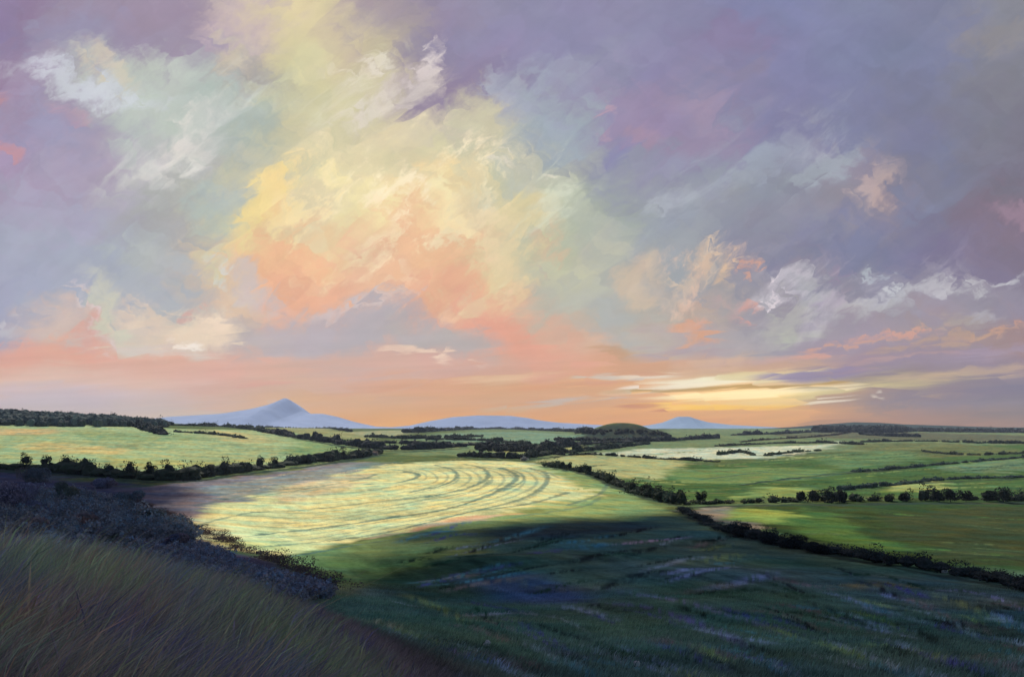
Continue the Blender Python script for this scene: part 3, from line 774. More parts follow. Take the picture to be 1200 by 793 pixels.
# ------------------------------------------------------------------ unseen cloud added above the frame, shaped to shade the near slopes
sv = Vector((math.sin(math.radians(SUN_AZ)) * math.cos(math.radians(SUN_EL)), math.cos(math.radians(SUN_AZ)) * math.cos(math.radians(SUN_EL)), math.sin(math.radians(SUN_EL))))
M_shade_cloud, nt, b = new_mat('cloud')
b.inputs['Base Color'].default_value = (.8, .78, .8, 1); b.inputs['Roughness'].default_value = 1; b.inputs['Specular IOR Level'].default_value = 0
def cloud(poly, label, seed, alt=2000, step=24, fringe=40, extra=None):
    import bmesh
    rs = np.random.default_rng(seed)
    pw = np.array([(P(a, b, 40) if isinstance(a, (int, float)) else b) for a, b in poly])
    if extra is not None: pw = np.vstack([pw, extra])
    lo = pw.min(0) - fringe * 2; hi = pw.max(0) + fringe * 2
    gx, gy = np.meshgrid(np.arange(lo[0], hi[0], step), np.arange(lo[1], hi[1], step))
    gx = (gx + rs.uniform(-.4, .4, gx.shape) * step).ravel(); gy = (gy + rs.uniform(-.4, .4, gy.shape) * step).ravel()
    ins = inside(pw, gx, gy); dd = pdist(pw, gx, gy, True); sd = np.where(ins, dd, -dd)
    ragged = (fbm(gx / 90, gy / 90, seed, 3) - .5) * fringe * 2.0
    pr = sstep(-fringe, fringe * .6, sd + ragged)
    thin = sstep(75, 35, np.hypot(gx + 28, gy - 2))  # cloud thinned here to let some sun onto the bank
    keep = rs.random(len(gx)) < pr * (1 - .88 * thin)
    gx = gx[keep]; gy = gy[keep]; sd = sd[keep]
    bm = bmesh.new(); bmesh.ops.create_icosphere(bm, subdivisions=2, radius=1)
    bv = np.array([v.co[:] for v in bm.verts]); bf = np.array([[v.index for v in f.verts] for f in bm.faces]); bm.free()
    V = []; T = []
    gz = terrain(gx, gy)
    for i in range(len(gx)):
        t = (alt + rs.normal() * 25 - gz[i]) / sv.z
        c = np.array([gx[i] + sv.x * t, gy[i] + sv.y * t, gz[i] + sv.z * t])
        r = step * (1.05 if sd[i] > 0 else rs.uniform(.35, .8))
        bump = 1 + .25 * np.sin(bv[:, [1, 2, 0]] * 4 + rs.uniform(0, 6, 3)).sum(1, keepdims=True) / 2
        T.append(bf + len(V) * len(bv)); V.append(c + bv * r * bump * np.array([1, 1, .75]))
    return tag(link('cloud', make_mesh('cloud', np.vstack(V), None, np.vstack(T)), M_shade_cloud), label, kind='structure')
cloud([(-200,549),(60,551),(150,561),(178,576),(160,602),(215,645),(320,668),(380,705),(440,690),(500,662),(580,632),(560,618),(640,612),(760,610),(800,603),(860,625),(950,646),(1060,667),(1200,692),(1350,710)],
      'ragged cloud added out of view to shade the near slope', 950, extra=np.array([(260, 60), (260, -160), (-500, -160), (-650, 300)]))

# ------------------------------------------------------------------ haze
hx, hz0, hz1 = 13200, -140, 420
hv = np.array([(sx * hx, sy * hx, z) for z in (hz0, hz1) for sy in (-1, 1) for sx in (-1, 1)], float)
hq = np.array([(0, 2, 3, 1), (4, 5, 7, 6), (0, 1, 5, 4), (2, 6, 7, 3), (0, 4, 6, 2), (1, 3, 7, 5)])
M_haze = bpy.data.materials.new('haze'); M_haze.use_nodes = True
nt = M_haze.node_tree; nt.nodes.clear()
vo = nt.nodes.new('ShaderNodeVolumePrincipled'); vo.inputs['Color'].default_value = (.64, .76, 1, 1); vo.inputs['Density'].default_value = 3.1e-5
vo.inputs['Anisotropy'].default_value = 0
mo = nt.nodes.new('ShaderNodeOutputMaterial'); nt.links.new(vo.outputs['Volume'], mo.inputs['Volume'])
tag(link('haze', make_mesh('haze', hv, hq, smooth=False), M_haze), kind='stuff')

# ------------------------------------------------------------------ sky
world = bpy.data.worlds.new('World'); scene.world = world; world.use_nodes = True
nt = world.node_tree; nt.nodes.clear()
N = nt.nodes.new; Lk = nt.links.new
def sock(x, inp):
    if isinstance(x, (int, float)): inp.default_value = x
    elif isinstance(x, (tuple, list)): inp.default_value = x
    else: Lk(x, inp)
def mth(op, a, b=0.0, c=0.0, clamp=False):
    n = N('ShaderNodeMath'); n.operation = op; n.use_clamp = clamp
    sock(a, n.inputs[0]); sock(b, n.inputs[1]); sock(c, n.inputs[2]); return n.outputs[0]
def mr(v, a, b, c=0.0, d=1.0, smooth=True):
    n = N('ShaderNodeMapRange'); n.interpolation_type = 'SMOOTHSTEP' if smooth else 'LINEAR'
    sock(v, n.inputs['Value'])
    for k_, q in zip(('From Min', 'From Max', 'To Min', 'To Max'), (a, b, c, d)): n.inputs[k_].default_value = q
    return n.outputs['Result']
def mixc(f, a, b, blend='MIX'):
    n = N('ShaderNodeMix'); n.data_type = 'RGBA'; n.blend_type = blend; n.clamp_factor = True
    sock(f, n.inputs['Factor']); sock(a, n.inputs['A']) if False else None
    ia = [i for i in n.inputs if i.name == 'A' and i.type == 'RGBA'][0]; ib = [i for i in n.inputs if i.name == 'B' and i.type == 'RGBA'][0]
    sock(a, ia); sock(b, ib)
    return [o for o in n.outputs if o.type == 'RGBA'][0]
def comb(x, y, z=0.0):
    n = N('ShaderNodeCombineXYZ'); sock(x, n.inputs[0]); sock(y, n.inputs[1]); sock(z, n.inputs[2]); return n.outputs[0]
def vm(op, a, b=None, s=None):
    n = N('ShaderNodeVectorMath'); n.operation = op; sock(a, n.inputs[0])
    if b is not None: sock(b, n.inputs[1])
    if s is not None: sock(s, n.inputs['Scale'])
    return n.outputs[0]
def noise(vec, scale, detail=3, rough=.5, dist=0.0):
    n = N('ShaderNodeTexNoise'); Lk(vec, n.inputs['Vector']); n.inputs['Scale'].default_value = scale
    n.inputs['Detail'].default_value = detail; n.inputs['Roughness'].default_value = rough; n.inputs['Distortion'].default_value = dist
    return n
def mapping(vec, loc=(0, 0, 0), rot=0.0, scl=(1, 1, 1), typ='POINT'):
    if rot and scl != (1, 1, 1):          # turn first, then stretch, so that strokes run along the turned axis
        vec = mapping(vec, rot=rot); rot = 0.0
    n = N('ShaderNodeMapping'); n.vector_type = typ; Lk(vec, n.inputs['Vector'])
    n.inputs['Location'].default_value = loc; n.inputs['Rotation'].default_value = (0, 0, rot); n.inputs['Scale'].default_value = scl
    return n.outputs[0]

tc = N('ShaderNodeTexCoord')
sep = N('ShaderNodeSeparateXYZ'); Lk(tc.outputs['Generated'], sep.inputs[0])
ay = mth('MAXIMUM', mth('ABSOLUTE', sep.outputs[1]), .25)
U = mth('DIVIDE', sep.outputs[0], ay); V_ = mth('DIVIDE', sep.outputs[2], ay)   # sky position, 1 unit = 45 degrees
uv = comb(U, V_)
# brushed distortions: large swirls, slanting mid strokes, fine bristles
w1 = noise(uv, 4.0, 4, .55)
w2 = noise(mapping(uv, rot=math.radians(-38), scl=(5, 22, 1)), 1.0, 4, .6)
w3 = noise(mapping(uv, rot=math.radians(-4), scl=(5, 60, 1)), 1.0, 3, .6)
low = mr(V_, .04, .16)                     # 0 near the horizon, 1 above
o1 = vm('SCALE', vm('SUBTRACT', w1.outputs['Color'], (.5, .5, .5)), s=mr(V_, .0, .15, .03, .17))
o2 = vm('SCALE', vm('SUBTRACT', w2.outputs['Color'], (.5, .5, .5)), s=mth('MULTIPLY', low, .07))
o3 = vm('SCALE', vm('SUBTRACT', w3.outputs['Color'], (.5, .5, .5)), s=mr(V_, .04, .16, .05, 0.0))
o3 = vm('MULTIPLY', o3, (1.6, .16, 0))
uw = vm('ADD', vm('ADD', uv, o1), vm('ADD', o2, o3))
def cells(vec, scale):
    n = N('ShaderNodeTexVoronoi'); n.feature = 'F1'; Lk(vec, n.inputs['Vector']); n.inputs['Scale'].default_value = scale
    return n
wob = vm('ADD', uv, vm('ADD', vm('SCALE', o1, s=.3), vm('SCALE', o2, s=.8)))
c1 = cells(mapping(wob, rot=math.radians(-35), scl=(14, 34, 1)), 1.0)
c2 = cells(mapping(wob, rot=math.radians(-62), scl=(60, 28, 1)), 1.0)
c3 = cells(mapping(vm('ADD', uv, vm('SCALE', o3, s=.5)), rot=math.radians(-4), scl=(14, 120, 1)), 1.0)
def ctr(n): return vm('SUBTRACT', n.outputs['Color'], (.5, .5, .5))
dab = vm('ADD', vm('SCALE', vm('ADD', vm('SCALE', ctr(c1), s=.020), vm('SCALE', ctr(c2), s=.020)), s=low),
         vm('SCALE', vm('MULTIPLY', ctr(c3), (.08, .008, 0)), s=mth('SUBTRACT', 1.0, low)))
w4 = noise(mapping(wob, rot=math.radians(-44), scl=(13, 60, 1)), 1.0, 5, .65, .5)
w5 = noise(mapping(wob, rot=math.radians(8), scl=(40, 70, 1)), 1.0, 5, .7)
fea = vm('SCALE', vm('ADD', vm('SCALE', vm('SUBTRACT', w4.outputs['Color'], (.5, .5, .5)), s=.034), vm('SCALE', vm('SUBTRACT', w5.outputs['Color'], (.5, .5, .5)), s=.05)), s=low)
dab = vm('ADD', dab, fea)
uw = vm('ADD', uw, dab)
sw = N('ShaderNodeSeparateXYZ'); Lk(uw, sw.inputs[0])
Uw, Vw = sw.outputs[0], sw.outputs[1]

ROWS = [0, 50, 100, 150, 200, 250, 300, 350, 400, 425, 450, 475, 498]
SKY = {
 0:   [(140,122,160),(135,120,160),(150,125,160),(160,138,165),(168,148,178),(165,160,185),(165,170,190),(160,165,190),(165,165,185),(225,165,148),(228,188,170),(205,192,195),(212,188,184)],
 100: [(150,135,160),(145,135,165),(158,145,170),(160,150,178),(170,155,180),(170,165,190),(165,170,190),(165,172,190),(205,180,175),(228,170,150),(226,185,170),(206,192,194),(214,190,186)],
 200: [(150,135,158),(152,140,165),(172,176,178),(180,190,185),(190,192,192),(168,168,168),(172,177,177),(175,180,185),(222,200,180),(226,172,152),(226,182,166),(212,187,182),(222,196,190)],
 290: [(185,172,176),(178,165,168),(160,160,155),(168,178,165),(195,200,162),(232,212,150),(236,195,145),(220,185,160),(185,175,172),(222,167,152),(222,172,152),(222,177,152),(230,182,150)],
 350: [(218,208,150),(215,208,150),(206,206,152),(205,205,155),(212,208,158),(225,212,158),(238,190,142),(232,170,138),(180,170,172),(218,168,152),(220,171,150),(225,172,135),(234,172,118)],
 420: [(165,150,155),(196,186,150),(205,198,162),(208,205,158),(228,216,162),(232,216,165),(236,200,152),(230,175,142),(178,172,172),(214,168,155),(220,168,142),(226,170,122),(236,170,105)],
 500: [(142,132,160),(138,128,158),(142,126,152),(196,188,168),(214,210,160),(238,208,158),(236,190,148),(235,168,135),(185,176,170),(216,164,150),(226,160,120),(230,165,105),(236,170,100)],
 560: [(142,136,165),(136,130,162),(150,145,168),(200,200,162),(205,205,162),(226,212,160),(228,200,150),(236,180,142),(228,160,136),(220,162,140),(226,162,112),(228,162,106),(236,168,102)],
 640: [(138,136,168),(138,134,170),(152,156,180),(168,180,180),(178,188,165),(196,202,162),(196,200,158),(182,186,162),(218,168,142),(224,165,138),(228,162,112),(228,162,110),(234,165,108)],
 720: [(140,138,170),(140,136,170),(148,140,170),(142,134,170),(146,150,170),(160,168,162),(172,180,165),(174,180,168),(196,176,158),(222,162,128),(240,176,118),(234,168,110),(230,162,110)],
 800: [(136,134,168),(136,130,165),(146,134,165),(152,134,164),(146,146,170),(152,156,164),(160,164,168),(186,166,152),(180,164,164),(216,160,122),(250,205,155),(246,190,100),(226,156,106)],
 900: [(130,134,172),(130,130,166),(130,130,168),(130,130,164),(145,150,170),(140,144,160),(140,140,156),(156,150,160),(162,156,165),(205,162,136),(240,200,140),(232,180,112),(224,160,112)],
 1000:[(130,135,166),(128,132,165),(125,128,162),(128,130,160),(148,140,156),(148,139,150),(125,125,155),(140,136,156),(165,150,165),(160,135,152),(182,162,125),(190,146,112),(186,136,112)],
 1100:[(128,132,160),(125,130,160),(122,126,155),(128,128,150),(125,125,145),(125,120,145),(125,115,146),(158,150,166),(160,140,148),(155,135,150),(142,127,132),(150,121,126),(165,121,121)],
 1200:[(138,138,148),(130,132,150),(130,130,140),(125,122,135),(120,115,130),(130,110,126),(130,115,136),(148,138,156),(162,125,122),(150,130,146),(126,116,136),(130,112,126),(150,116,121)],
}
fac = mr(Vw, 0.0, HY / F, 0.0, 1.0, smooth=False)
def slin(c):
    m = sum(c) / 3
    if c[2] >= c[0] - 4: k, o = .92, (-2, -3, -2)
    elif c[1] >= c[0] - 16: k, o = .80, (3, -3, 0)
    else: k, o = .94, (0, 2, 0)
    return lin(tuple(m + (v - m) * k + q for v, q in zip(c, o)))
skyc = None; prev = None
for px in sorted(SKY):
    r_ = N('ShaderNodeValToRGB'); Lk(fac, r_.inputs['Fac'])
    cr = r_.color_ramp; cr.interpolation = 'B_SPLINE' if False else 'EASE'
    st_ = sorted([((HY - y) / HY, c) for y, c in zip(ROWS, SKY[px])])
    while len(cr.elements) < len(st_): cr.elements.new(.5)
    for e, (p_, c) in zip(cr.elements, st_): e.position = p_
    for e, (p_, c) in zip(cr.elements, st_): e.color = (*slin(c), 1)
    if skyc is None: skyc = r_.outputs['Color']
    else: skyc = mixc(mr(Uw, (prev - HX) / F, (px - HX) / F), skyc, r_.outputs['Color'])
    prev = px

# single clouds and wisps: (px, py, half length, half width, angle up to the right, colour, opacity, hardness)
uh = vm('ADD', vm('ADD', vm('ADD', uv, vm('SCALE', dab, s=.7)), vm('SCALE', o1, s=.45)), vm('ADD', vm('SCALE', o2, s=1.0), vm('SCALE', o3, s=.6)))
CL = [
 # red and rose flecks left
 (2,180,9,20,80,(212,140,138),.6,.4),(88,138,14,22,70,(195,140,155),.6,.4),(0,130,8,16,80,(200,140,145),.5,.4),
 (60,160,60,40,0,(145,150,185),.5,.2),(70,45,60,40,30,(150,150,178),.5,.2),(30,30,14,120,0,(140,115,150),.5,.2),
 # pale wing upper left
 (185,120,110,52,-20,(190,200,190),.85,.3),(110,108,100,14,-14,(205,210,220),.75,.3),(225,165,78,22,36,(216,218,208),.9,.35),(232,150,46,11,38,(230,228,216),.8,.4),
 (128,85,34,12,-35,(215,205,175),.6,.4),(262,150,40,60,70,(160,178,172),.6,.3),(300,95,22,70,80,(160,156,158),.6,.3),
 (270,30,40,36,40,(195,180,188),.55,.3),(258,80,22,24,30,(212,202,160),.6,.3),
 (215,222,60,32,10,(165,168,165),.7,.3),(250,240,40,28,60,(170,190,190),.6,.3),
 # yellow column
 (340,30,60,90,70,(218,210,152),.6,.3),(365,110,60,80,80,(206,205,146),.55,.3),(330,120,24,60,85,(208,214,168),.4,.3),(400,50,40,26,-30,(190,178,145),.5,.3),
 # purple notch and white flick
 (545,95,90,36,25,(140,124,156),.85,.35),(455,30,60,40,-20,(158,146,156),.6,.3),(620,40,120,40,10,(138,136,170),.5,.2),
 (492,86,40,10,52,(222,212,208),.9,.45),(470,112,62,18,28,(205,196,186),.7,.3),(430,130,50,9,20,(225,220,200),.6,.3),(438,80,20,7,-30,(226,222,200),.7,.4),(415,86,30,6,10,(222,216,180),.6,.4),
 # yellow green cloud middle
 (560,140,44,40,0,(206,208,162),.6,.35),(615,120,30,50,70,(168,182,190),.55,.3),(655,165,44,34,60,(150,165,180),.6,.3),(590,95,30,16,60,(176,182,196),.5,.3),
 (465,165,52,26,10,(222,214,168),.7,.35),(430,190,40,36,30,(232,222,168),.6,.35),(395,215,18,32,80,(250,226,168),.8,.5),
 (640,215,66,24,-32,(196,204,180),.6,.3),(655,212,14,7,-30,(228,226,200),.8,.5),(595,190,18,6,-30,(226,222,196),.7,.5),(668,232,22,7,40,(214,218,196),.7,.4),
 (655,265,70,36,30,(176,192,160),.55,.3),(700,260,26,60,60,(176,190,166),.5,.3),
 # golden patches
 (308,242,34,32,10,(246,216,142),.9,.5),(322,262,18,12,20,(245,200,140),.7,.5),(292,222,10,8,0,(244,220,150),.7,.5),
 (480,250,60,28,30,(244,214,160),.8,.4),(520,262,30,20,-20,(252,228,176),.8,.5),(430,250,40,24,10,(244,224,166),.7,.45),(512,236,26,8,-40,(250,232,182),.7,.5),
 (602,252,26,46,85,(228,208,156),.7,.4),(575,300,24,44,80,(222,208,152),.5,.35),(468,262,30,12,60,(240,190,145),.6,.4),
 # peach masses
 (340,315,62,32,5,(240,180,138),.95,.45),(375,345,60,22,-20,(238,172,136),.85,.4),(318,345,36,14,-30,(228,180,160),.6,.4),
 (445,325,72,40,10,(238,184,150),.85,.35),(470,300,60,30,45,(240,184,142),.75,.35),(535,335,50,34,-25,(236,172,136),.85,.35),(520,300,60,20,30,(238,184,140),.7,.35),
 (560,375,46,26,-35,(234,160,134),.9,.4),(600,400,60,24,-35,(232,158,132),.9,.4),(640,430,60,18,-15,(230,160,134),.7,.3),(640,285,26,16,50,(222,184,152),.6,.4),
 (440,290,40,8,30,(248,222,180),.6,.4),(462,340,24,8,40,(246,210,175),.6,.4),(560,352,22,14,20,(226,206,162),.5,.4),
 # grey lavender hollow under the peach
 (410,385,110,28,4,(180,172,178),.85,.35),(520,400,60,22,-6,(180,176,168),.85,.35),(350,400,60,22,8,(188,178,180),.6,.3),(430,362,60,6,6,(206,200,196),.6,.4),
 (300,335,40,22,-50,(190,190,196),.6,.3),(262,318,24,8,-55,(214,216,214),.7,.4),(252,303,24,16,40,(206,206,158),.6,.35),
 # little clouds lower left
 (130,372,50,20,-60,(206,210,180),.85,.4),(112,385,44,4,-55,(222,214,214),.8,.5),(180,368,24,22,30,(228,200,178),.75,.4),(240,396,40,18,6,(236,208,184),.95,.5),(222,408,22,4,-6,(250,240,222),.9,.5),(255,388,20,7,25,(245,215,190),.8,.5),
 (108,402,22,14,30,(222,158,146),.7,.4),(80,385,40,18,20,(214,182,174),.6,.3),(225,372,10,8,0,(222,160,150),.6,.4),(246,364,8,6,0,(222,166,152),.5,.4),
 (16,393,30,6,0,(200,200,205),.6,.4),(190,412,80,8,-8,(214,206,192),.7,.35),(170,330,90,40,0,(170,176,186),.45,.2),(165,305,50,20,-10,(186,190,185),.5,.3),
 # salmon band
 (60,420,120,12,-2,(230,160,142),.7,.3),(250,432,160,14,0,(226,168,150),.6,.25),(330,447,40,5,2,(228,158,142),.7,.4),(455,428,110,20,2,(216,168,152),.7,.3),(505,414,34,5,-18,(240,206,182),.9,.5),(480,412,22,5,8,(238,200,178),.7,.5),
 (410,436,60,12,0,(206,170,160),.5,.3),(590,442,60,6,4,(236,190,150),.7,.4),(660,452,70,5,4,(232,150,100),.6,.4),(520,470,120,9,3,(228,168,120),.6,.3),
 (60,462,120,14,0,(208,192,198),.5,.2),(200,470,100,12,-3,(216,186,186),.5,.2),
 # right of centre
 (720,395,40,12,-10,(178,182,180),.6,.35),(690,405,26,14,10,(222,178,150),.6,.35),(720,412,44,10,-6,(200,150,110),.7,.4),(740,432,60,10,4,(214,154,116),.6,.3),(755,440,50,3,2,(238,216,190),.9,.6),(705,441,20,3,0,(212,200,176),.8,.5),
 (735,458,34,4,4,(255,232,210),1.,.6),(760,454,26,3,10,(252,222,190),.9,.6),(700,463,20,3,0,(238,190,150),.7,.5),(655,473,66,3.2,5,(206,186,184),.85,.5),(600,480,30,3,4,(214,176,150),.6,.5),
 (680,344,30,16,60,(190,196,172),.5,.3),(745,330,40,20,20,(216,186,160),.7,.35),(712,360,30,20,0,(180,184,180),.5,.3),(760,300,30,40,60,(158,160,165),.4,.3),
 (835,298,26,14,20,(222,188,160),.85,.45),(862,314,20,13,30,(226,186,150),.85,.5),(806,326,36,12,30,(216,190,168),.75,.4),(836,288,18,6,20,(228,200,176),.6,.5),(888,320,10,6,30,(222,160,130),.8,.5),
 (812,382,15,22,70,(222,160,126),.9,.5),(800,395,16,7,30,(226,162,122),.7,.5),(815,345,10,24,70,(196,160,140),.5,.4),(880,356,14,7,10,(226,150,130),.8,.5),(868,355,24,9,0,(200,160,158),.5,.4),
 (920,338,36,9,22,(206,200,206),.75,.4),(905,346,22,3,38,(226,218,220),.9,.5),(945,345,16,22,60,(186,188,190),.5,.35),(925,372,44,18,35,(182,190,172),.6,.3),(935,388,24,12,10,(190,204,172),.6,.35),(865,400,50,26,20,(180,180,172),.45,.3),
 (830,425,40,14,10,(220,176,150),.7,.35),(905,418,80,6,7,(208,164,158),.55,.3),(1000,405,80,3,8,(222,160,130),.6,.4),(950,414,34,4,6,(222,156,135),.6,.4),
 # sunset glow bands
 (850,483,170,9,1,(240,170,96),.75,.3),(845,444,95,4.5,5,(255,238,204),1.,.5),(790,452,50,4,8,(255,236,205),.9,.5),(900,438,50,6,7,(232,206,150),.8,.4),(860,453,160,2.8,3,(190,148,66),.95,.5),
 (875,461,120,4.8,3,(255,238,200),1.,.6),(852,475.5,90,3.6,0,(255,204,10),1.,.6),(800,476,30,2.6,3,(252,204,90),.95,.5),(770,478,30,2.6,4,(206,116,70),.7,.5),
 (960,462,90,6,5,(238,216,150),.8,.4),(1040,452,110,7,7,(206,184,128),.75,.35),(980,472,40,2,4,(250,232,216),.95,.6),(900,470,70,4,0,(236,206,150),.8,.4),(1150,436,90,6,7,(206,170,140),.6,.35),(1046,467,6,3,-30,(240,230,200),.8,.5),
 (900,478,50,3,-2,(244,190,100),.7,.4),(860,486,90,7,2,(232,168,112),.6,.3),
 # violet belt and long pale feather
 (960,436,50,7,6,(146,132,172),.85,.4),(1030,432,110,10,6,(150,134,160),.6,.3),(1110,470,110,14,4,(128,114,136),.7,.3),(1180,410,60,12,10,(168,150,176),.6,.3),(1060,425,90,4,6,(190,150,146),.6,.4),
 (1170,386,60,4,18,(206,150,128),.7,.4),(1100,402,90,6,12,(196,156,128),.6,.35),(1050,393,60,3,8,(232,160,130),.6,.4),(1120,380,40,8,10,(182,172,150),.5,.35),
 (1080,346,110,10,15,(196,194,200),.8,.35),(1140,330,60,7,24,(200,198,204),.7,.35),(1020,368,50,9,8,(186,182,184),.6,.3),(1150,370,24,6,4,(190,186,196),.6,.35),(1042,342,8,5,0,(216,216,218),.7,.5),(1020,329,14,6,-5,(184,190,200),.8,.5),
 (990,322,20,7,20,(160,136,160),.6,.4),(950,310,34,12,10,(155,136,150),.5,.3),(1000,290,110,40,15,(122,124,156),.5,.25),(975,355,22,12,-30,(190,176,196),.5,.35),
 # rose smear and others upper right
 (1022,224,26,22,40,(196,168,164),.85,.4),(1030,210,40,16,40,(176,156,162),.6,.35),(960,200,60,18,38,(166,176,184),.7,.3),(900,190,60,20,25,(156,164,180),.5,.3),(1075,235,30,20,20,(126,134,162),.6,.3),
 (745,125,40,50,80,(156,136,168),.6,.3),(700,138,16,7,0,(188,150,168),.6,.4),(755,165,16,26,70,(170,136,160),.55,.35),(725,180,24,20,0,(132,132,176),.6,.35),(815,125,24,36,70,(172,146,168),.6,.35),(845,35,40,24,20,(140,122,158),.5,.3),(860,80,26,14,20,(148,134,152),.5,.35),
 (700,70,60,20,30,(150,152,176),.4,.25),(880,90,120,60,10,(128,132,172),.35,.2),(770,265,60,30,40,(150,158,172),.6,.3),(780,235,40,8,30,(186,192,200),.5,.35),(820,215,60,24,20,(160,166,172),.5,.25),
 (1150,240,50,26,40,(130,112,128),.5,.3),(1190,250,14,30,80,(160,128,150),.6,.35),(1120,120,50,110,80,(126,126,142),.4,.2),(1185,40,24,60,80,(152,150,138),.5,.3),(1090,160,40,30,-40,(120,124,160),.5,.3),
]
cur = skyc
uh = vm('ADD', uh, vm('SCALE', skyc, s=1e-6))     # keeps the shader compiler working in order (saves its stack)
nb1 = noise(mapping(wob, rot=math.radians(-32), scl=(14, 44, 1)), 1.0, 6, .7, .4)
nb2 = noise(mapping(uv, rot=math.radians(-50), scl=(26, 34, 1)), 1.0, 6, .75)
nb3 = noise(mapping(uv, rot=math.radians(-4), scl=(18, 240, 1)), 1.0, 4, .7)
brk_s = mr(nb1.outputs['Fac'], .30, .66, .25, 1.45, False)
brk_b = mr(nb2.outputs['Fac'], .32, .66, .45, 1.5, False)
brk_h = mr(nb3.outputs['Fac'], .30, .66, .35, 1.4, False)
brk_g = mr(nb3.outputs['Fac'], .30, .62, .8, 1.6, False)
for (px, py, a, b_, ang, c, op, hard) in CL:
    n = N('ShaderNodeMapping'); n.vector_type = 'TEXTURE'; Lk(uh, n.inputs['Vector'])
    n.inputs['Location'].default_value = ((px - HX) / F, (HY - py) / F, 0)
    n.inputs['Rotation'].default_value = (0, 0, math.radians(ang))
    n.inputs['Scale'].default_value = (a / F * 1.35, b_ / F * 1.35, 1)
    g = N('ShaderNodeTexGradient'); g.gradient_type = 'SPHERICAL'; Lk(n.outputs[0], g.inputs['Vector'])
    small = min(a, b_) < 14
    gf = mth('MULTIPLY', g.outputs['Fac'], brk_h if (small and py > 400) else (brk_s if small else brk_b))
    if 430 < py and 690 < px < 1010: gf = mth('MULTIPLY', g.outputs['Fac'], brk_g)
    f = mr(gf, 0.0, 1.0 - hard * (.5 if small else .62), 0.0, op)
    cur = mixc(f, cur, (*slin(c), 1))
# bright ragged cream highlights on the cloud tops and feathery wisps among them
hn = noise(mapping(wob, rot=math.radians(-40), scl=(13, 20, 1)), 1.0, 8, .72)
hn2 = noise(mapping(wob, rot=math.radians(-38), scl=(7, 20, 1)), 1.0, 7, .68, .6)
def zone(px, py, a, b_, ang=0):
    n = N('ShaderNodeMapping'); n.vector_type = 'TEXTURE'; Lk(uh, n.inputs['Vector'])
    n.inputs['Location'].default_value = ((px - HX) / F, (HY - py) / F, 0); n.inputs['Rotation'].default_value = (0, 0, math.radians(ang)); n.inputs['Scale'].default_value = (a / F, b_ / F, 1)
    g = N('ShaderNodeTexGradient'); g.gradient_type = 'QUADRATIC_SPHERE'; Lk(n.outputs[0], g.inputs['Vector']); return g.outputs['Fac']
for (zpx, zpy, za, zb, zang, zc, zo, src, lo_, hi_) in [
    (480, 235, 230, 130, 12, (253,236,200), .9, hn, .50, .62), (450, 290, 190, 70, 10, (246,220,176), .6, hn, .52, .66), (570, 290, 130, 110, 60, (226,206,160), .7, hn, .48, .60), (345, 245, 110, 80, 0, (246,220,160), .7, hn, .50, .62),
    (610, 230, 170, 110, 30, (226,228,206), .6, hn2, .52, .68), (440, 110, 170, 100, 20, (226,220,200), .5, hn2, .54, .70),
    (200, 150, 200, 110, 20, (214,218,212), .5, hn2, .52, .70), (520, 340, 220, 90, -20, (246,204,168), .6, hn, .53, .66),
    (860, 210, 260, 90, 25, (176,182,192), .5, hn2, .50, .68), (960, 345, 260, 80, 15, (204,196,204), .5, hn2, .52, .68),
    (830, 320, 130, 70, 20, (230,196,170), .6, hn, .53, .64), (200, 385, 170, 60, 5, (232,212,190), .6, hn, .53, .66)]:
    mk = mth('MULTIPLY', mr(src.outputs['Fac'], lo_, hi_, 0.0, zo), mr(zone(zpx, zpy, za, zb, zang), 0.0, .35))
    cur = mixc(mk, cur, (*lin(zc), 1))
# the break where the low sun shines through is brighter than the cloud round it
gl = mr(zone(860, 464, 190, 26, 2), 0.0, .5)
cur = mixc(gl, cur, vm('MULTIPLY', cur, (1.30, 1.16, .86)))
# paint-like tonal breakup
t1 = noise(mapping(uv, rot=math.radians(-35), scl=(9, 34, 1)), 1.0, 5, .65)
t2 = noise(mapping(uv, rot=math.radians(-75), scl=(30, 12, 1)), 1.0, 4, .6)
t3 = noise(mapping(uv, rot=math.radians(-3), scl=(6, 90, 1)), 1.0, 4, .6)
tt = mth('ADD', mth('MULTIPLY', mth('ADD', mr(t1.outputs['Fac'], .2, .8, -.075, .075, False), mr(t2.outputs['Fac'], .2, .8, -.04, .04, False)), low),
         mth('MULTIPLY', mr(t3.outputs['Fac'], .2, .8, -.10, .10, False), mth('SUBTRACT', 1.0, low)))
cb = N('ShaderNodeSeparateXYZ'); Lk(vm('ADD', vm('SCALE', ctr(c1), s=.05), vm('SCALE', ctr(c2), s=.05)), cb.inputs[0])
tt = mth('ADD', tt, mth('MULTIPLY', cb.outputs[2], low))
cur = vm('SCALE', cur, s=mth('ADD', tt, 1.0))
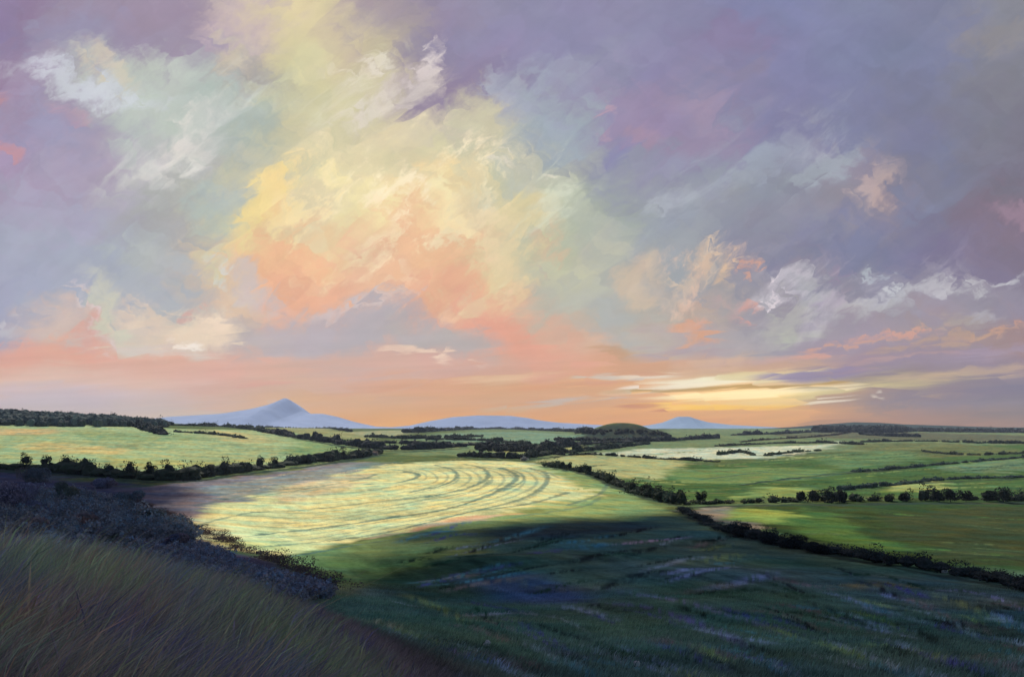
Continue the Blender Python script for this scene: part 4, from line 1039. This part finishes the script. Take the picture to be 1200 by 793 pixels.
# the light of the horizon is what is left after kilometres of blue air, so it starts out warmer
thick = mth('MULTIPLY', mr(V_, .0, .045, 1.0, 0.0), mr(U, -.50, -.10, .25, 1.0))
cur = mixc(thick, cur, vm('MULTIPLY', cur, (1.14, .99, .52)))
tn = noise(uv, 11.0, 4, .6)
cur = vm('MULTIPLY', cur, vm('ADD', vm('SCALE', vm('SUBTRACT', tn.outputs['Color'], (.5, .5, .5)), s=.14), (1.0, 1.0, 1.0)))

sky = N('ShaderNodeTexSky'); sky.sky_type = 'NISHITA'; sky.sun_disc = False
sky.sun_elevation = math.radians(SUN_EL); sky.sun_rotation = math.radians(SUN_AZ)
sky.air_density = 1.0; sky.dust_density = 1.5
bg1 = N('ShaderNodeBackground'); Lk(sky.outputs[0], bg1.inputs['Color']); bg1.inputs['Strength'].default_value = .12
bg2 = N('ShaderNodeBackground'); Lk(cur, bg2.inputs['Color']); bg2.inputs['Strength'].default_value = 1.0
ms = N('ShaderNodeMixShader')
Lk(mr(sep.outputs[1], -.25, .15, .0, .97), ms.inputs['Fac'])      # cloud cover breaks up behind the viewer
Lk(bg1.outputs[0], ms.inputs[1]); Lk(bg2.outputs[0], ms.inputs[2])
wo = N('ShaderNodeOutputWorld'); Lk(ms.outputs[0], wo.inputs['Surface'])
world.cycles.sampling_method = 'MANUAL'; world.cycles.sample_map_resolution = 256

sun = bpy.data.lights.new('sun', 'SUN'); sun.energy = 5.0; sun.angle = math.radians(.55); sun.color = (1, .93, .80)
so = bpy.data.objects.new('sun', sun); col.objects.link(so)
so.rotation_euler = (-sv).to_track_quat('-Z', 'Y').to_euler(); so.location = (0, 0, 300)

# ------------------------------------------------------------------ camera
cam = bpy.data.cameras.new('camera'); co = bpy.data.objects.new('camera', cam); col.objects.link(co)
co.location = (0, 0, CAMZ); co.rotation_euler = (math.radians(90), 0, 0)
cam.sensor_width = 36; cam.lens = 36 * F / 1200
cam.shift_y = (HY - 396.5) / 1200
cam.clip_start = .1; cam.clip_end = 40000
scene.camera = co

scene.render.engine = 'CYCLES'
scene.cycles.use_denoising = True
scene.cycles.max_bounces = 5; scene.cycles.volume_bounces = 0; scene.cycles.transparent_max_bounces = 8
scene.cycles.volume_max_steps = 32
scene.view_settings.view_transform = 'Standard'; scene.view_settings.look = 'None'
scene.view_settings.exposure = 0; scene.view_settings.gamma = 1; scene.view_settings.use_curve_mapping = False
